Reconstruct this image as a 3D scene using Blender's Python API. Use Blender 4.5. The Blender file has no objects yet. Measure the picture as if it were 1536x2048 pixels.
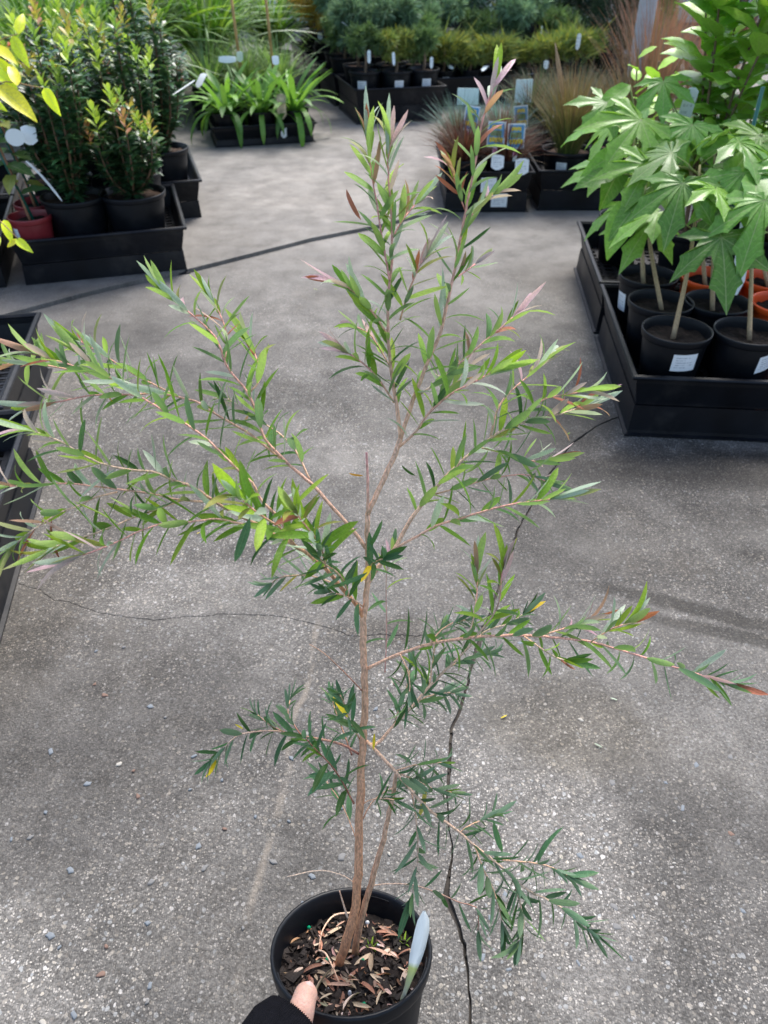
import bpy, math, random
import numpy as np
from mathutils import Matrix, Vector, Euler
rng = np.random.default_rng(7)
random.seed(7)
SC = bpy.context.scene
R = math.radians
# ------------------------------------------------------------------ camera
CAM_H, PITCH, FPX = .88, R(37.5), 1540.0
cam_d = bpy.data.cameras.new('camera'); cam = bpy.data.objects.new('camera', cam_d)
SC.collection.objects.link(cam); SC.camera = cam
cam.location = (0, 0, CAM_H); cam.rotation_euler = (R(90)-PITCH, 0, 0)
cam_d.sensor_fit = 'VERTICAL'; cam_d.sensor_height = 36; cam_d.sensor_width = 27
cam_d.lens = 36*FPX/2048; cam_d.clip_start = .02; cam_d.clip_end = 500
cam_d.dof.use_dof = True; cam_d.dof.focus_distance = .72; cam_d.dof.aperture_fstop = 11
# ------------------------------------------------------------------ sky, sun, exposure
SUN_EL, SUN_AZ = R(58), R(20)          # azimuth measured from +Y towards +X
world = bpy.data.worlds.new('World'); SC.world = world; world.use_nodes = True
wn = world.node_tree.nodes; wl = world.node_tree.links
sky = wn.new('ShaderNodeTexSky'); sky.sky_type = 'NISHITA'; sky.sun_disc = False
sky.sun_elevation = SUN_EL; sky.sun_rotation = SUN_AZ
sky.air_density = 1.0; sky.dust_density = 2.5; sky.ozone_density = .6
wn['Background'].inputs['Strength'].default_value = .10
wl.new(sky.outputs[0], wn['Background'].inputs['Color'])
sun_d = bpy.data.lights.new('sun', 'SUN'); sun_d.energy = 1.5; sun_d.angle = R(24); sun_d.color = (1, .97, .93)
sun = bpy.data.objects.new('sun', sun_d); SC.collection.objects.link(sun)
sv = Vector((math.sin(SUN_AZ)*math.cos(SUN_EL), math.cos(SUN_AZ)*math.cos(SUN_EL), math.sin(SUN_EL)))
sun.rotation_euler = sv.to_track_quat('Z', 'Y').to_euler()
SC.view_settings.view_transform = 'Standard'; SC.view_settings.look = 'None'
SC.view_settings.exposure = 1.82; SC.view_settings.gamma = 1.0
SC.render.engine = 'CYCLES'
SC.cycles.max_bounces = 8; SC.cycles.transparent_max_bounces = 8

# ------------------------------------------------------------------ pixel -> place helpers (photo pixels 1536 x 2048)
FW = np.array([0, math.cos(PITCH), -math.sin(PITCH)]); DN = np.array([0, -math.sin(PITCH), -math.cos(PITCH)])
RT = np.array([1., 0, 0]); CP = np.array([0, 0, CAM_H])
def ray(x, y): return FW+RT*((x-768)/FPX)+DN*((y-1024)/FPX)
def G(x, y, z=0.):
    r = ray(x, y); return CP+r*((z-CAM_H)/r[2])
def proj(p):
    v = np.asarray(p)-CP; d = v@FW
    return 768+FPX*(v@RT)/d, 1024+FPX*(v@DN)/d, d

# ------------------------------------------------------------------ materials
MATS = {}
def nodes_of(m): return m.node_tree.nodes, m.node_tree.links
def mat(name, col, rough=.5, spec=.5, noise=0., nscale=30., bump=0., bscale=60., metallic=0., sheen=0.):
    if name in MATS: return MATS[name]
    m = bpy.data.materials.new(name); m.use_nodes = True; MATS[name] = m
    n, l = nodes_of(m); b = n['Principled BSDF']
    b.inputs['Roughness'].default_value = rough; b.inputs['Specular IOR Level'].default_value = spec
    b.inputs['Metallic'].default_value = metallic
    if sheen: b.inputs['Sheen Weight'].default_value = sheen
    tc = n.new('ShaderNodeTexCoord')
    if noise > 0:
        t = n.new('ShaderNodeTexNoise'); t.inputs['Scale'].default_value = nscale; t.inputs['Detail'].default_value = 6
        l.new(tc.outputs['Object'], t.inputs['Vector'])
        mr = n.new('ShaderNodeMapRange'); mr.inputs[1].default_value = .3; mr.inputs[2].default_value = .7
        mr.inputs[3].default_value = 1-noise; mr.inputs[4].default_value = 1+noise
        l.new(t.outputs[0], mr.inputs[0])
        mx = n.new('ShaderNodeMix'); mx.data_type = 'RGBA'; mx.blend_type = 'MULTIPLY'; mx.inputs[0].default_value = 1
        mx.inputs[6].default_value = (*col, 1); l.new(mr.outputs[0], mx.inputs[7])
        l.new(mx.outputs[2], b.inputs['Base Color'])
        mr2 = n.new('ShaderNodeMapRange'); mr2.inputs[3].default_value = max(.05, rough-.12); mr2.inputs[4].default_value = min(1, rough+.12)
        l.new(t.outputs[0], mr2.inputs[0]); l.new(mr2.outputs[0], b.inputs['Roughness'])
    else: b.inputs['Base Color'].default_value = (*col, 1)
    if bump > 0:
        t2 = n.new('ShaderNodeTexNoise'); t2.inputs['Scale'].default_value = bscale; t2.inputs['Detail'].default_value = 5
        l.new(tc.outputs['Object'], t2.inputs['Vector'])
        bp = n.new('ShaderNodeBump'); bp.inputs['Strength'].default_value = bump; bp.inputs['Distance'].default_value = .004
        l.new(t2.outputs[0], bp.inputs['Height']); l.new(bp.outputs[0], b.inputs['Normal'])
    return m

def leaf_mat(name, rough=.4, trans=.3, back=(.9, 1.0, .85), backmix=.45, vein=.25, spec=.5, lateral=True, glow=(1.5, 1.6, .7)):
    """two-sided leaf: colour from the Col attribute, midrib and side veins from UV, light passing through"""
    if name in MATS: return MATS[name]
    m = bpy.data.materials.new(name); m.use_nodes = True; MATS[name] = m
    n, l = nodes_of(m); b = n['Principled BSDF']; out = n['Material Output']
    at = n.new('ShaderNodeAttribute'); at.attribute_name = 'Col'
    oi = n.new('ShaderNodeObjectInfo')
    hs = n.new('ShaderNodeHueSaturation')
    mr = n.new('ShaderNodeMapRange'); mr.inputs[3].default_value = .8; mr.inputs[4].default_value = 1.22
    l.new(oi.outputs['Random'], mr.inputs[0]); l.new(mr.outputs[0], hs.inputs['Value'])
    l.new(at.outputs['Color'], hs.inputs['Color'])
    tx = n.new('ShaderNodeTexCoord'); nz = n.new('ShaderNodeTexNoise'); nz.inputs['Scale'].default_value = 22; nz.inputs['Detail'].default_value = 3
    l.new(tx.outputs['Object'], nz.inputs['Vector'])
    mrn = n.new('ShaderNodeMapRange'); mrn.inputs[1].default_value = .3; mrn.inputs[2].default_value = .7; mrn.inputs[3].default_value = .82; mrn.inputs[4].default_value = 1.18
    l.new(nz.outputs[0], mrn.inputs[0])
    mm = n.new('ShaderNodeMix'); mm.data_type = 'RGBA'; mm.blend_type = 'MULTIPLY'; mm.inputs[0].default_value = 1
    l.new(hs.outputs[0], mm.inputs[6]); l.new(mrn.outputs[0], mm.inputs[7])
    uv = n.new('ShaderNodeUVMap'); sp = n.new('ShaderNodeSeparateXYZ'); l.new(uv.outputs[0], sp.inputs[0])
    def M(op, a, bb=None):
        q = n.new('ShaderNodeMath'); q.operation = op
        for i, v in enumerate((a, bb)):
            if v is None: continue
            if isinstance(v, (int, float)): q.inputs[i].default_value = v
            else: l.new(v, q.inputs[i])
        return q.outputs[0]
    au = M('ABSOLUTE', M('SUBTRACT', sp.outputs[0], .5))          # 0 at the midrib, .5 at the edge
    mid = M('LESS_THAN', au, .022)
    vein_f = mid
    if lateral:
        fr = M('FRACT', M('SUBTRACT', M('MULTIPLY', sp.outputs[1], 9.), M('MULTIPLY', au, 3.)))
        lat = M('MULTIPLY', M('LESS_THAN', fr, .1), .45)
        vein_f = M('MAXIMUM', mid, lat)
    vm = n.new('ShaderNodeMix'); vm.data_type = 'RGBA'
    l.new(M('MULTIPLY', vein_f, vein), vm.inputs[0]); l.new(mm.outputs[2], vm.inputs[6]); vm.inputs[7].default_value = (.42, .46, .24, 1)
    ge = n.new('ShaderNodeNewGeometry')
    bk = n.new('ShaderNodeMix'); bk.data_type = 'RGBA'; bk.blend_type = 'MIX'
    lt = n.new('ShaderNodeMix'); lt.data_type = 'RGBA'; lt.inputs[0].default_value = backmix
    l.new(vm.outputs[2], lt.inputs[6]); lt.inputs[7].default_value = (back[0]*.33, back[1]*.38, back[2]*.32, 1)
    l.new(ge.outputs['Backfacing'], bk.inputs[0]); l.new(vm.outputs[2], bk.inputs[6]); l.new(lt.outputs[2], bk.inputs[7])
    l.new(bk.outputs[2], b.inputs['Base Color'])
    b.inputs['Roughness'].default_value = rough; b.inputs['Specular IOR Level'].default_value = spec
    tr = n.new('ShaderNodeBsdfTranslucent'); g2 = n.new('ShaderNodeMix'); g2.data_type = 'RGBA'; g2.blend_type = 'MULTIPLY'; g2.inputs[0].default_value = 1
    l.new(bk.outputs[2], g2.inputs[6]); g2.inputs[7].default_value = (*glow, 1); l.new(g2.outputs[2], tr.inputs[0])
    ms = n.new('ShaderNodeMixShader'); ms.inputs[0].default_value = trans
    l.new(b.outputs[0], ms.inputs[1]); l.new(tr.outputs[0], ms.inputs[2]); l.new(ms.outputs[0], out.inputs[0])
    bp = n.new('ShaderNodeBump'); bp.inputs['Strength'].default_value = .35; bp.inputs['Distance'].default_value = .001
    l.new(M('ADD', nz.outputs[0], M('MULTIPLY', vein_f, -.7)), bp.inputs['Height']); l.new(bp.outputs[0], b.inputs['Normal'])
    return m

def bark_mat(name, rough=.7):
    if name in MATS: return MATS[name]
    m = bpy.data.materials.new(name); m.use_nodes = True; MATS[name] = m
    n, l = nodes_of(m); b = n['Principled BSDF']
    at = n.new('ShaderNodeAttribute'); at.attribute_name = 'Col'
    tc = n.new('ShaderNodeTexCoord'); mp = n.new('ShaderNodeMapping'); mp.inputs['Scale'].default_value = (700, 700, 90)
    l.new(tc.outputs['Object'], mp.inputs[0])
    t = n.new('ShaderNodeTexNoise'); t.inputs['Scale'].default_value = 1; t.inputs['Detail'].default_value = 4; l.new(mp.outputs[0], t.inputs['Vector'])
    mr = n.new('ShaderNodeMapRange'); mr.inputs[1].default_value = .32; mr.inputs[2].default_value = .68; mr.inputs[3].default_value = .62; mr.inputs[4].default_value = 1.42
    l.new(t.outputs[0], mr.inputs[0])
    mx = n.new('ShaderNodeMix'); mx.data_type = 'RGBA'; mx.blend_type = 'MULTIPLY'; mx.inputs[0].default_value = 1
    l.new(at.outputs['Color'], mx.inputs[6]); l.new(mr.outputs[0], mx.inputs[7]); l.new(mx.outputs[2], b.inputs['Base Color'])
    b.inputs['Roughness'].default_value = rough
    bp = n.new('ShaderNodeBump'); bp.inputs['Strength'].default_value = .6; bp.inputs['Distance'].default_value = .001
    l.new(t.outputs[0], bp.inputs['Height']); l.new(bp.outputs[0], b.inputs['Normal'])
    return m

def print_mat(name, paper=(.8, .82, .82), ink=(.3, .33, .36), rows=7, amount=.75):
    """paper label with rows of tiny grey print (too small to read)"""
    if name in MATS: return MATS[name]
    m = bpy.data.materials.new(name); m.use_nodes = True; MATS[name] = m
    n, l = nodes_of(m); b = n['Principled BSDF']
    uv = n.new('ShaderNodeUVMap'); sp = n.new('ShaderNodeSeparateXYZ'); l.new(uv.outputs[0], sp.inputs[0])
    def M(op, a, bb=None):
        q = n.new('ShaderNodeMath'); q.operation = op
        for i, v in enumerate((a, bb)):
            if v is None: continue
            if isinstance(v, (int, float)): q.inputs[i].default_value = v
            else: l.new(v, q.inputs[i])
        return q.outputs[0]
    row = M('MULTIPLY', sp.outputs[1], float(rows)); rf = M('FRACT', row); ri = M('FLOOR', row)
    inrow = M('MULTIPLY', M('GREATER_THAN', rf, .35), M('LESS_THAN', rf, .75))
    cb = n.new('ShaderNodeCombineXYZ'); l.new(M('MULTIPLY', sp.outputs[0], 26.), cb.inputs[0]); l.new(M('MULTIPLY', ri, 7.3), cb.inputs[1])
    nz = n.new('ShaderNodeTexNoise'); nz.inputs['Scale'].default_value = 1.; l.new(cb.outputs[0], nz.inputs['Vector'])
    wn_ = n.new('ShaderNodeTexWhiteNoise'); wn_.noise_dimensions = '1D'; l.new(ri, wn_.inputs['W'])
    edge = M('MULTIPLY', M('GREATER_THAN', sp.outputs[0], .12), M('LESS_THAN', sp.outputs[0], M('ADD', .5, M('MULTIPLY', wn_.outputs[0], .4))))
    f = M('MULTIPLY', M('MULTIPLY', inrow, M('GREATER_THAN', nz.outputs[0], .46)), edge)
    ends = M('MULTIPLY', M('GREATER_THAN', sp.outputs[1], .14), M('LESS_THAN', sp.outputs[1], .86))
    mx = n.new('ShaderNodeMix'); mx.data_type = 'RGBA'; l.new(M('MULTIPLY', M('MULTIPLY', f, ends), amount), mx.inputs[0])
    mx.inputs[6].default_value = (*paper, 1); mx.inputs[7].default_value = (*ink, 1); l.new(mx.outputs[2], b.inputs['Base Color'])
    b.inputs['Roughness'].default_value = .35
    return m

BLACK = mat('black_plastic', (.0042, .0052, .0074), .42, .26, .35, 14, .05, 90)
TRAYM = mat('dusty_black_tray_plastic', (.0040, .0052, .0080), .42, .26, .5, 9, .06, 120)
def dusty(m, colr, amt, sc):
    n, l = nodes_of(m); b = n['Principled BSDF']; src = b.inputs['Base Color'].links[0].from_socket
    tc = n.new('ShaderNodeTexCoord'); a = n.new('ShaderNodeTexNoise'); a.inputs['Scale'].default_value = sc; a.inputs['Detail'].default_value = 8; a.inputs['Roughness'].default_value = .7; l.new(tc.outputs['Object'], a.inputs['Vector'])
    mp = n.new('ShaderNodeMapRange'); mp.inputs[1].default_value = .5; mp.inputs[2].default_value = .75; mp.inputs[3].default_value = 0; mp.inputs[4].default_value = amt; l.new(a.outputs[0], mp.inputs[0])
    mx = n.new('ShaderNodeMix'); mx.data_type = 'RGBA'; l.new(mp.outputs[0], mx.inputs[0]); l.new(src, mx.inputs[6]); mx.inputs[7].default_value = (*colr, 1); l.new(mx.outputs[2], b.inputs['Base Color'])
dusty(TRAYM, (.07, .064, .055), .45, 6); dusty(BLACK, (.05, .047, .042), .22, 9)
RED = mat('dark_red_plastic', (.20, .018, .022), .4, .5, .15, 20)
ORANGE = mat('orange_plastic', (.75, .085, .010), .42, .5, .12, 20)
PURPLE = mat('purple_plastic', (.09, .05, .2), .4, .5, .12, 20)
SOIL = mat('potting_mix', (.011, .008, .007), .95, .2, .7, 60, 1., 130)
SOILB = mat('brown_potting_mix', (.045, .028, .019), .95, .2, .7, 60, 1., 130)
CHIP = mat('bark_chip', (.020, .014, .011), .75, .3, .6, 40, .6, 150)
STAKE = mat('green_stake_plastic', (.008, .10, .07), .45, .5)
BAMBOO = mat('bamboo_cane', (.42, .25, .10), .6, .4, .25, 30)
WHITE = mat('white_tag_plastic', (.78, .82, .80), .35)
MINT = mat('pale_mint_card', (.70, .84, .81), .5, .4, .1, 12)
GALV = mat('galvanised_steel', (.42, .44, .47), .5, .5, .2, 18, .05, 60, metallic=.35)
PRINT = print_mat('printed_price_sticker'); PRINT2 = print_mat('printed_tag', (.72, .80, .80), (.35, .42, .45), 5)
LEAF = leaf_mat('shrub_leaf', .5, .36, (1.1, 1.2, 1.1), .26, .22, .26, lateral=False, glow=(1.25, 1.32, .92))
LEAFG = leaf_mat('glossy_leaf', .33, .30, (.8, 1.0, .6), .2, .42, .36)
LEAFD = leaf_mat('small_glossy_leaf', .32, .22, (.6, .8, .5), .2, .2, .5, lateral=False)
STRAP = leaf_mat('strap_leaf', .42, .3, (.8, 1., .6), .15, .12, .4, lateral=False)
NEEDLE = leaf_mat('needle_foliage', .6, .25, (.8, 1., .9), .15, .0, .2, lateral=False, glow=(1.25, 1.25, .85))
BARK = bark_mat('bark')
SKIN = mat('skin', (.62, .36, .27), .45, .4, .13, 90, .35, 420)
SKIN.node_tree.nodes['Principled BSDF'].inputs['Subsurface Weight'].default_value = .15
SKIN.node_tree.nodes['Principled BSDF'].inputs['Subsurface Radius'].default_value = (.006, .002, .001)
NAIL = mat('finger_nail', (.72, .44, .37), .25, .5)
KNIT = mat('black_rib_knit', (.006, .006, .008), .95, .1, .3, 200, .5, 900, sheen=.0)
DIRT = mat('dark_joint_dirt', (.045, .040, .035), .95, .2, .6, 25, .6, 90)
GFERT = mat('green_fertiliser_bead', (.0, .22, .10), .25)
PERL = mat('perlite', (.5, .51, .52), .9, .2, .1, 90)
DRY = leaf_mat('dry_leaf', .7, .12, (1.1, .8, .7), .2, .25, .25, lateral=False)
FERTY = mat('yellow_tag_print', (.85, .62, .02), .45); TBLUE = mat('blue_tag_print', (.10, .32, .55), .4); TPINK = mat('pink_tag_print', (.7, .2, .35), .4)

# ------------------------------------------------------------------ mesh + object helpers
def mk(name, V, Fc, m, col=None, uv=None, smooth=True):
    me = bpy.data.meshes.new(name); V = np.asarray(V, float)
    me.from_pydata(V.tolist(), [], [tuple(f) for f in Fc]); 
    if m is not None:
        for q in (m if isinstance(m, (list, tuple)) else [m]): me.materials.append(q)
    if smooth: me.polygons.foreach_set('use_smooth', [True]*len(me.polygons))
    if col is not None:
        c = np.ones((len(V), 4)); c[:, :3] = np.broadcast_to(np.asarray(col, float), (len(V), 3))
        a = me.color_attributes.new('Col', 'FLOAT_COLOR', 'POINT'); a.data.foreach_set('color', c.ravel())
    if uv is not None:
        uvl = me.uv_layers.new(name='UVMap'); li = np.empty(len(me.loops), int); me.loops.foreach_get('vertex_index', li)
        uvl.data.foreach_set('uv', np.asarray(uv, float)[li].ravel())
    me.update(); return me
def ob(name, me, parent=None, M=None):
    o = bpy.data.objects.new(name, me); SC.collection.objects.link(o)
    if parent is not None: o.parent = parent
    if M is not None: o.matrix_local = M if parent is None else M
    return o
def wob(name, me, root, Wm=None):                      # child whose data are in world space, under a placed root
    o = bpy.data.objects.new(name, me); SC.collection.objects.link(o); o.parent = root
    o.matrix_parent_inverse = root.matrix_basis.inverted()
    if Wm is not None: o.matrix_basis = Wm
    return o
def tag(o, label, cat, group=None, kind=None):
    if label: o['label'] = label
    if cat: o['category'] = cat
    if group: o['group'] = group
    if kind: o['kind'] = kind
    return o
def thing(name, label, cat, loc=(0, 0, 0), rz=0, group=None, rot=None, sc=None):
    o = bpy.data.objects.new(name, None); SC.collection.objects.link(o); o.empty_display_size = .05
    Mx = Matrix.Translation(Vector([float(q) for q in loc])) @ (rot if rot is not None else Matrix.Rotation(rz, 4, 'Z'))
    if sc: Mx = Mx @ Matrix.Scale(sc, 4)
    o.matrix_basis = Mx
    return tag(o, label, cat, group)
class MB:
    def __init__(s): s.v = []; s.f = []; s.c = []; s.u = []; s.n = 0
    def add(s, V, Fc, col=(1, 1, 1), uv=None):
        V = np.asarray(V, float); s.v.append(V); s.f += [tuple(int(i)+s.n for i in f) for f in Fc]
        s.c.append(np.broadcast_to(np.asarray(col, float), (len(V), 3))); s.u.append(np.zeros((len(V), 2)) if uv is None else np.asarray(uv, float)); s.n += len(V)
    def mesh(s, name, m, smooth=True): return mk(name, np.vstack(s.v), s.f, m, np.vstack(s.c), np.vstack(s.u), smooth)
    def box(s, x0, x1, y0, y1, z0, z1, col=(1, 1, 1), M=None):
        V = np.array([(x, y, z) for z in (z0, z1) for y in (y0, y1) for x in (x0, x1)], float)
        if M is not None: V = V@np.array(M)[:3, :3].T+np.array(M)[:3, 3]
        s.add(V, [(0, 2, 3, 1), (4, 5, 7, 6), (0, 1, 5, 4), (2, 6, 7, 3), (0, 4, 6, 2), (1, 3, 7, 5)], col)
    def lathe(s, prof, n=32, col=(1, 1, 1)):
        a = np.linspace(0, 2*math.pi, n, endpoint=False); V = []; Fc = []
        for r, z in prof: V.append(np.c_[r*np.cos(a), r*np.sin(a), np.full(n, z)])
        for i in range(len(prof)-1):
            for j in range(n):
                k = (j+1) % n; Fc.append((i*n+j, i*n+k, (i+1)*n+k, (i+1)*n+j))
        s.add(np.vstack(V), Fc, col)
    def tube(s, P, rad, n=7, cols=None, cap=True, ell=None):
        P = np.asarray(P, float); m = len(P); rad = np.broadcast_to(rad, (m,)); T = np.gradient(P, axis=0); T /= np.linalg.norm(T, axis=1)[:, None]+1e-12
        ref = np.array([.31, .2, .93]); 
        if abs(T[0]@ref) > .95*np.linalg.norm(ref): ref = np.array([1., 0, 0])
        a = np.linspace(0, 2*math.pi, n, endpoint=False); V = []; C = []
        Nn = None
        for i in range(m):
            if Nn is None: Nn = ref-T[i]*(ref@T[i])
            else: Nn = Nn-T[i]*(Nn@T[i])
            Nn /= np.linalg.norm(Nn)+1e-12; B = np.cross(T[i], Nn)
            V.append(P[i]+rad[i]*(np.outer(np.cos(a), Nn)+np.outer(np.sin(a), B)))
            C.append(np.broadcast_to((1, 1, 1) if cols is None else np.asarray(cols).reshape(-1, 3)[min(i, len(np.asarray(cols).reshape(-1, 3))-1)], (n, 3)))
        Fc = [(i*n+j, i*n+(j+1) % n, (i+1)*n+(j+1) % n, (i+1)*n+j) for i in range(m-1) for j in range(n)]
        if cap: Fc += [tuple(range(n-1, -1, -1)), tuple((m-1)*n+j for j in range(n))]
        s.add(np.vstack(V), Fc, np.vstack(C))
def spline(P, n):
    P = np.asarray(P, float); 
    if len(P) == 2: return P[0]+(P[1]-P[0])*np.linspace(0, 1, n)[:, None]
    d = np.r_[0, np.cumsum(np.linalg.norm(np.diff(P, axis=0), axis=1))]; d /= d[-1]
    E = np.vstack([2*P[0]-P[1], P, 2*P[-1]-P[-2]]); out = []
    for s in np.linspace(0, 1, n):
        i = min(max(np.searchsorted(d, s)-1, 0), len(P)-2); t = (s-d[i])/max(d[i+1]-d[i], 1e-9)
        a, b, c, e = E[i], E[i+1], E[i+2], E[i+3]
        out.append(.5*(2*b+(c-a)*t+(2*a-5*b+4*c-e)*t*t+(3*b-a-3*c+e)*t**3))
    return np.array(out)
def nz(v): v = np.asarray(v, float); return v/(np.linalg.norm(v)+1e-12)

# leaf templates : along t, half width w(t)
def prof(kind, n):
    t = np.linspace(0, 1, n)
    if kind == 'lance': w = np.clip(1-np.abs(2*t**.95-1)**2.7, 0, 1)**.75
    elif kind == 'ovate': w = np.sin(np.pi*t**.7)**.8
    elif kind == 'obov': w = np.sin(np.pi*t**1.25)**.75
    elif kind == 'strap': w = np.clip(1.15-.25*t, 0, 1)*np.clip((1-t)*5, 0, 1)**.6
    else: w = np.clip((1-t), 0, 1)**.6
    w = np.maximum(w, .04); return t, w
def leaf_geo(kind='lance', L=1., W=.1, bend=.15, fold=.35, n=6, twist=0., wave=0.):
    """leaf lying along +Y, upper side +Z; W is the half width"""
    t, w = prof(kind, n); hw = W*w; V = []; U = []
    ang = bend*2*t; y = np.cumsum(np.r_[0, np.cos((ang[1:]+ang[:-1])/2)*L/(n-1)]); z = -np.cumsum(np.r_[0, np.sin((ang[1:]+ang[:-1])/2)*L/(n-1)])
    for i in range(n):
        tw = twist*t[i]; c, s_ = math.cos(tw), math.sin(tw); wv = wave*W*math.sin(t[i]*17)
        for k, uu in ((-1, 0.), (0, .5), (1, 1.)):
            x0 = k*hw[i]; z0 = abs(k)*(hw[i]*fold+wv)
            V.append((x0*c-z0*s_, y[i], z[i]+x0*s_+z0*c)); U.append((uu, t[i]))
    Fc = []
    for i in range(n-1):
        a = i*3; Fc += [(a, a+1, a+4, a+3), (a+1, a+2, a+5, a+4)]
    return np.array(V), Fc, np.array(U)
def frame(d, up):
    y = nz(d); x = np.cross(y, up); 
    if np.linalg.norm(x) < 1e-5: x = np.cross(y, (1, .2, .1))
    x = nz(x); z = np.cross(x, y); return x, y, z
def fmat(pos, d, up, s=1.):
    x, y, z = frame(d, up)
    return Matrix([[x[0]*s, y[0]*s, z[0]*s, pos[0]], [x[1]*s, y[1]*s, z[1]*s, pos[1]], [x[2]*s, y[2]*s, z[2]*s, pos[2]], [0, 0, 0, 1]])
def put(mb, geo, pos, d, up, s, col, tipcol=None):
    V, Fc, U = geo; x, y, z = frame(d, up); Wv = np.asarray(pos)+s*(V[:, :1]*x+V[:, 1:2]*y+V[:, 2:]*z)
    c = np.broadcast_to(np.asarray(col, float), (len(V), 3))
    if tipcol is not None: c = c*(1-U[:, 1:])+np.asarray(tipcol)*U[:, 1:]
    mb.add(Wv, Fc, c, U)
def jit(c, a=.18): c = np.asarray(c, float); return c*(1+rng.uniform(-a, a))*(1+rng.uniform(-a*.4, a*.4, 3))
MESH = {}
def cached(key, fn):
    if key not in MESH: MESH[key] = fn()
    return MESH[key]
def rotz(v, a): c, s = math.cos(a), math.sin(a); return np.array([v[0]*c-v[1]*s, v[0]*s+v[1]*c, v[2]])

# ================================================================== THE GROUND
g = ob('ground', mk('ground', [(-80, -40, -.006), (80, -40, -.006), (80, 160, -.006), (-80, 160, -.006)], [(0, 1, 2, 3)], DIRT)); tag(g, None, None, kind='structure')

def concrete_mat():
    m = bpy.data.materials.new('exposed_aggregate_concrete'); m.use_nodes = True; n, l = nodes_of(m); b = n['Principled BSDF']
    tc = n.new('ShaderNodeTexCoord'); P = tc.outputs['Object']
    def M(op, a, bb=None, c=None):
        q = n.new('ShaderNodeMath'); q.operation = op
        for i, v in enumerate((a, bb, c)):
            if v is None: continue
            if isinstance(v, (int, float)): q.inputs[i].default_value = v
            else: l.new(v, q.inputs[i])
        return q.outputs[0]
    def noise(sc, det=4, rough=.55, vec=P):
        t = n.new('ShaderNodeTexNoise'); t.inputs['Scale'].default_value = sc; t.inputs['Detail'].default_value = det; t.inputs['Roughness'].default_value = rough
        l.new(vec, t.inputs['Vector']); return t
    def rngm(v, a, bb, c, d):
        q = n.new('ShaderNodeMapRange'); q.interpolation_type = 'SMOOTHSTEP'
        for i, x in enumerate((a, bb, c, d)): q.inputs[i+1].default_value = x
        l.new(v, q.inputs[0]); return q.outputs[0]
    def mix(f, a, bb, mode='MIX'):
        q = n.new('ShaderNodeMix'); q.data_type = 'RGBA'; q.blend_type = mode
        for i, v in ((0, f), (6, a), (7, bb)):
            if isinstance(v, (int, float)): q.inputs[i].default_value = v
            elif isinstance(v, tuple): q.inputs[i].default_value = (*v, 1)
            else: l.new(v, q.inputs[i])
        return q.outputs[2]
    def ramp(v, stops):
        q = n.new('ShaderNodeValToRGB'); e = q.color_ramp.elements
        while len(e) < len(stops): e.new(.5)
        for i, (p, c) in enumerate(stops): e[i].position = p; e[i].color = (*c, 1)
        q.color_ramp.interpolation = 'CONSTANT'; l.new(v, q.inputs[0]); return q.outputs[0]
    sx = n.new('ShaderNodeSeparateXYZ'); l.new(P, sx.inputs[0])
    # warp for irregular grains
    wv = noise(90, 2); wadd = n.new('ShaderNodeVectorMath'); wadd.operation = 'MULTIPLY_ADD'; l.new(wv.outputs['Color'], wadd.inputs[0]); wadd.inputs[1].default_value = (.006, .006, 0); l.new(P, wadd.inputs[2]); PW = wadd.outputs[0]
    def vor(sc, feature='F1'):
        t = n.new('ShaderNodeTexVoronoi'); t.voronoi_dimensions = '2D'; t.feature = feature; t.inputs['Scale'].default_value = sc; l.new(PW, t.inputs['Vector']); return t
    base = mix(rngm(noise(7, 8, .7).outputs[0], .3, .7, 0, 1), (.082, .081, .079), (.178, .176, .171))
    base = mix(rngm(noise(260, 2, .5).outputs[0], .35, .65, 0, 1), base, mix(1., base, (.55, .54, .53), 'MULTIPLY'))
    worn = rngm(noise(2.4, 5, .6).outputs[0], .38, .62, .35, 1.)         # where the surface has worn down to the stones
    yfade = rngm(sx.outputs[1], 1.2, 3.0, 1., .2)
    worn = M('MULTIPLY', worn, yfade)
    v1 = vor(400); c1 = n.new('ShaderNodeSeparateColor'); l.new(v1.outputs['Color'], c1.inputs[0])
    sand = ramp(c1.outputs[0], [(0, (.035, .034, .032)), (.28, (.10, .097, .092)), (.5, (.19, .185, .175)), (.75, (.31, .30, .28)), (.92, (.52, .50, .47))])
    base = mix(M('MULTIPLY', worn, M('MULTIPLY', M('LESS_THAN', v1.outputs['Distance'], .42), .6)), base, sand)
    v2 = vor(165); c2 = n.new('ShaderNodeSeparateColor'); l.new(v2.outputs['Color'], c2.inputs[0])
    peb = ramp(c2.outputs[1], [(0, (.13, .12, .11)), (.3, (.24, .225, .20)), (.55, (.30, .32, .335)), (.75, (.4, .375, .33)), (.92, (.5, .5, .5))])
    on2 = M('MULTIPLY', M('LESS_THAN', v2.outputs['Distance'], M('ADD', .12, M('MULTIPLY', c2.outputs[2], .28))), M('LESS_THAN', c2.outputs[0], .42))
    base = mix(M('MULTIPLY', M('MULTIPLY', on2, worn), .8), base, peb)
    v3 = vor(260); c3 = n.new('ShaderNodeSeparateColor'); l.new(v3.outputs['Color'], c3.inputs[0])      # bright quartz specks
    on3 = M('MULTIPLY', M('LESS_THAN', v3.outputs['Distance'], .27), M('LESS_THAN', c3.outputs[0], .055))
    base = mix(M('MULTIPLY', M('MULTIPLY', on3, worn), .8), base, (.50, .485, .45))
    base = mix(M('MULTIPLY', rngm(noise(1.3, 6, .6).outputs[0], .5, .72, 0, 1), .6), base, (.26, .255, .245))           # pale dust
    base = mix(M('MULTIPLY', rngm(noise(3.1, 6, .65).outputs[0], .55, .75, 0, 1), .45), base, (.125, .112, .092))       # grime
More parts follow.
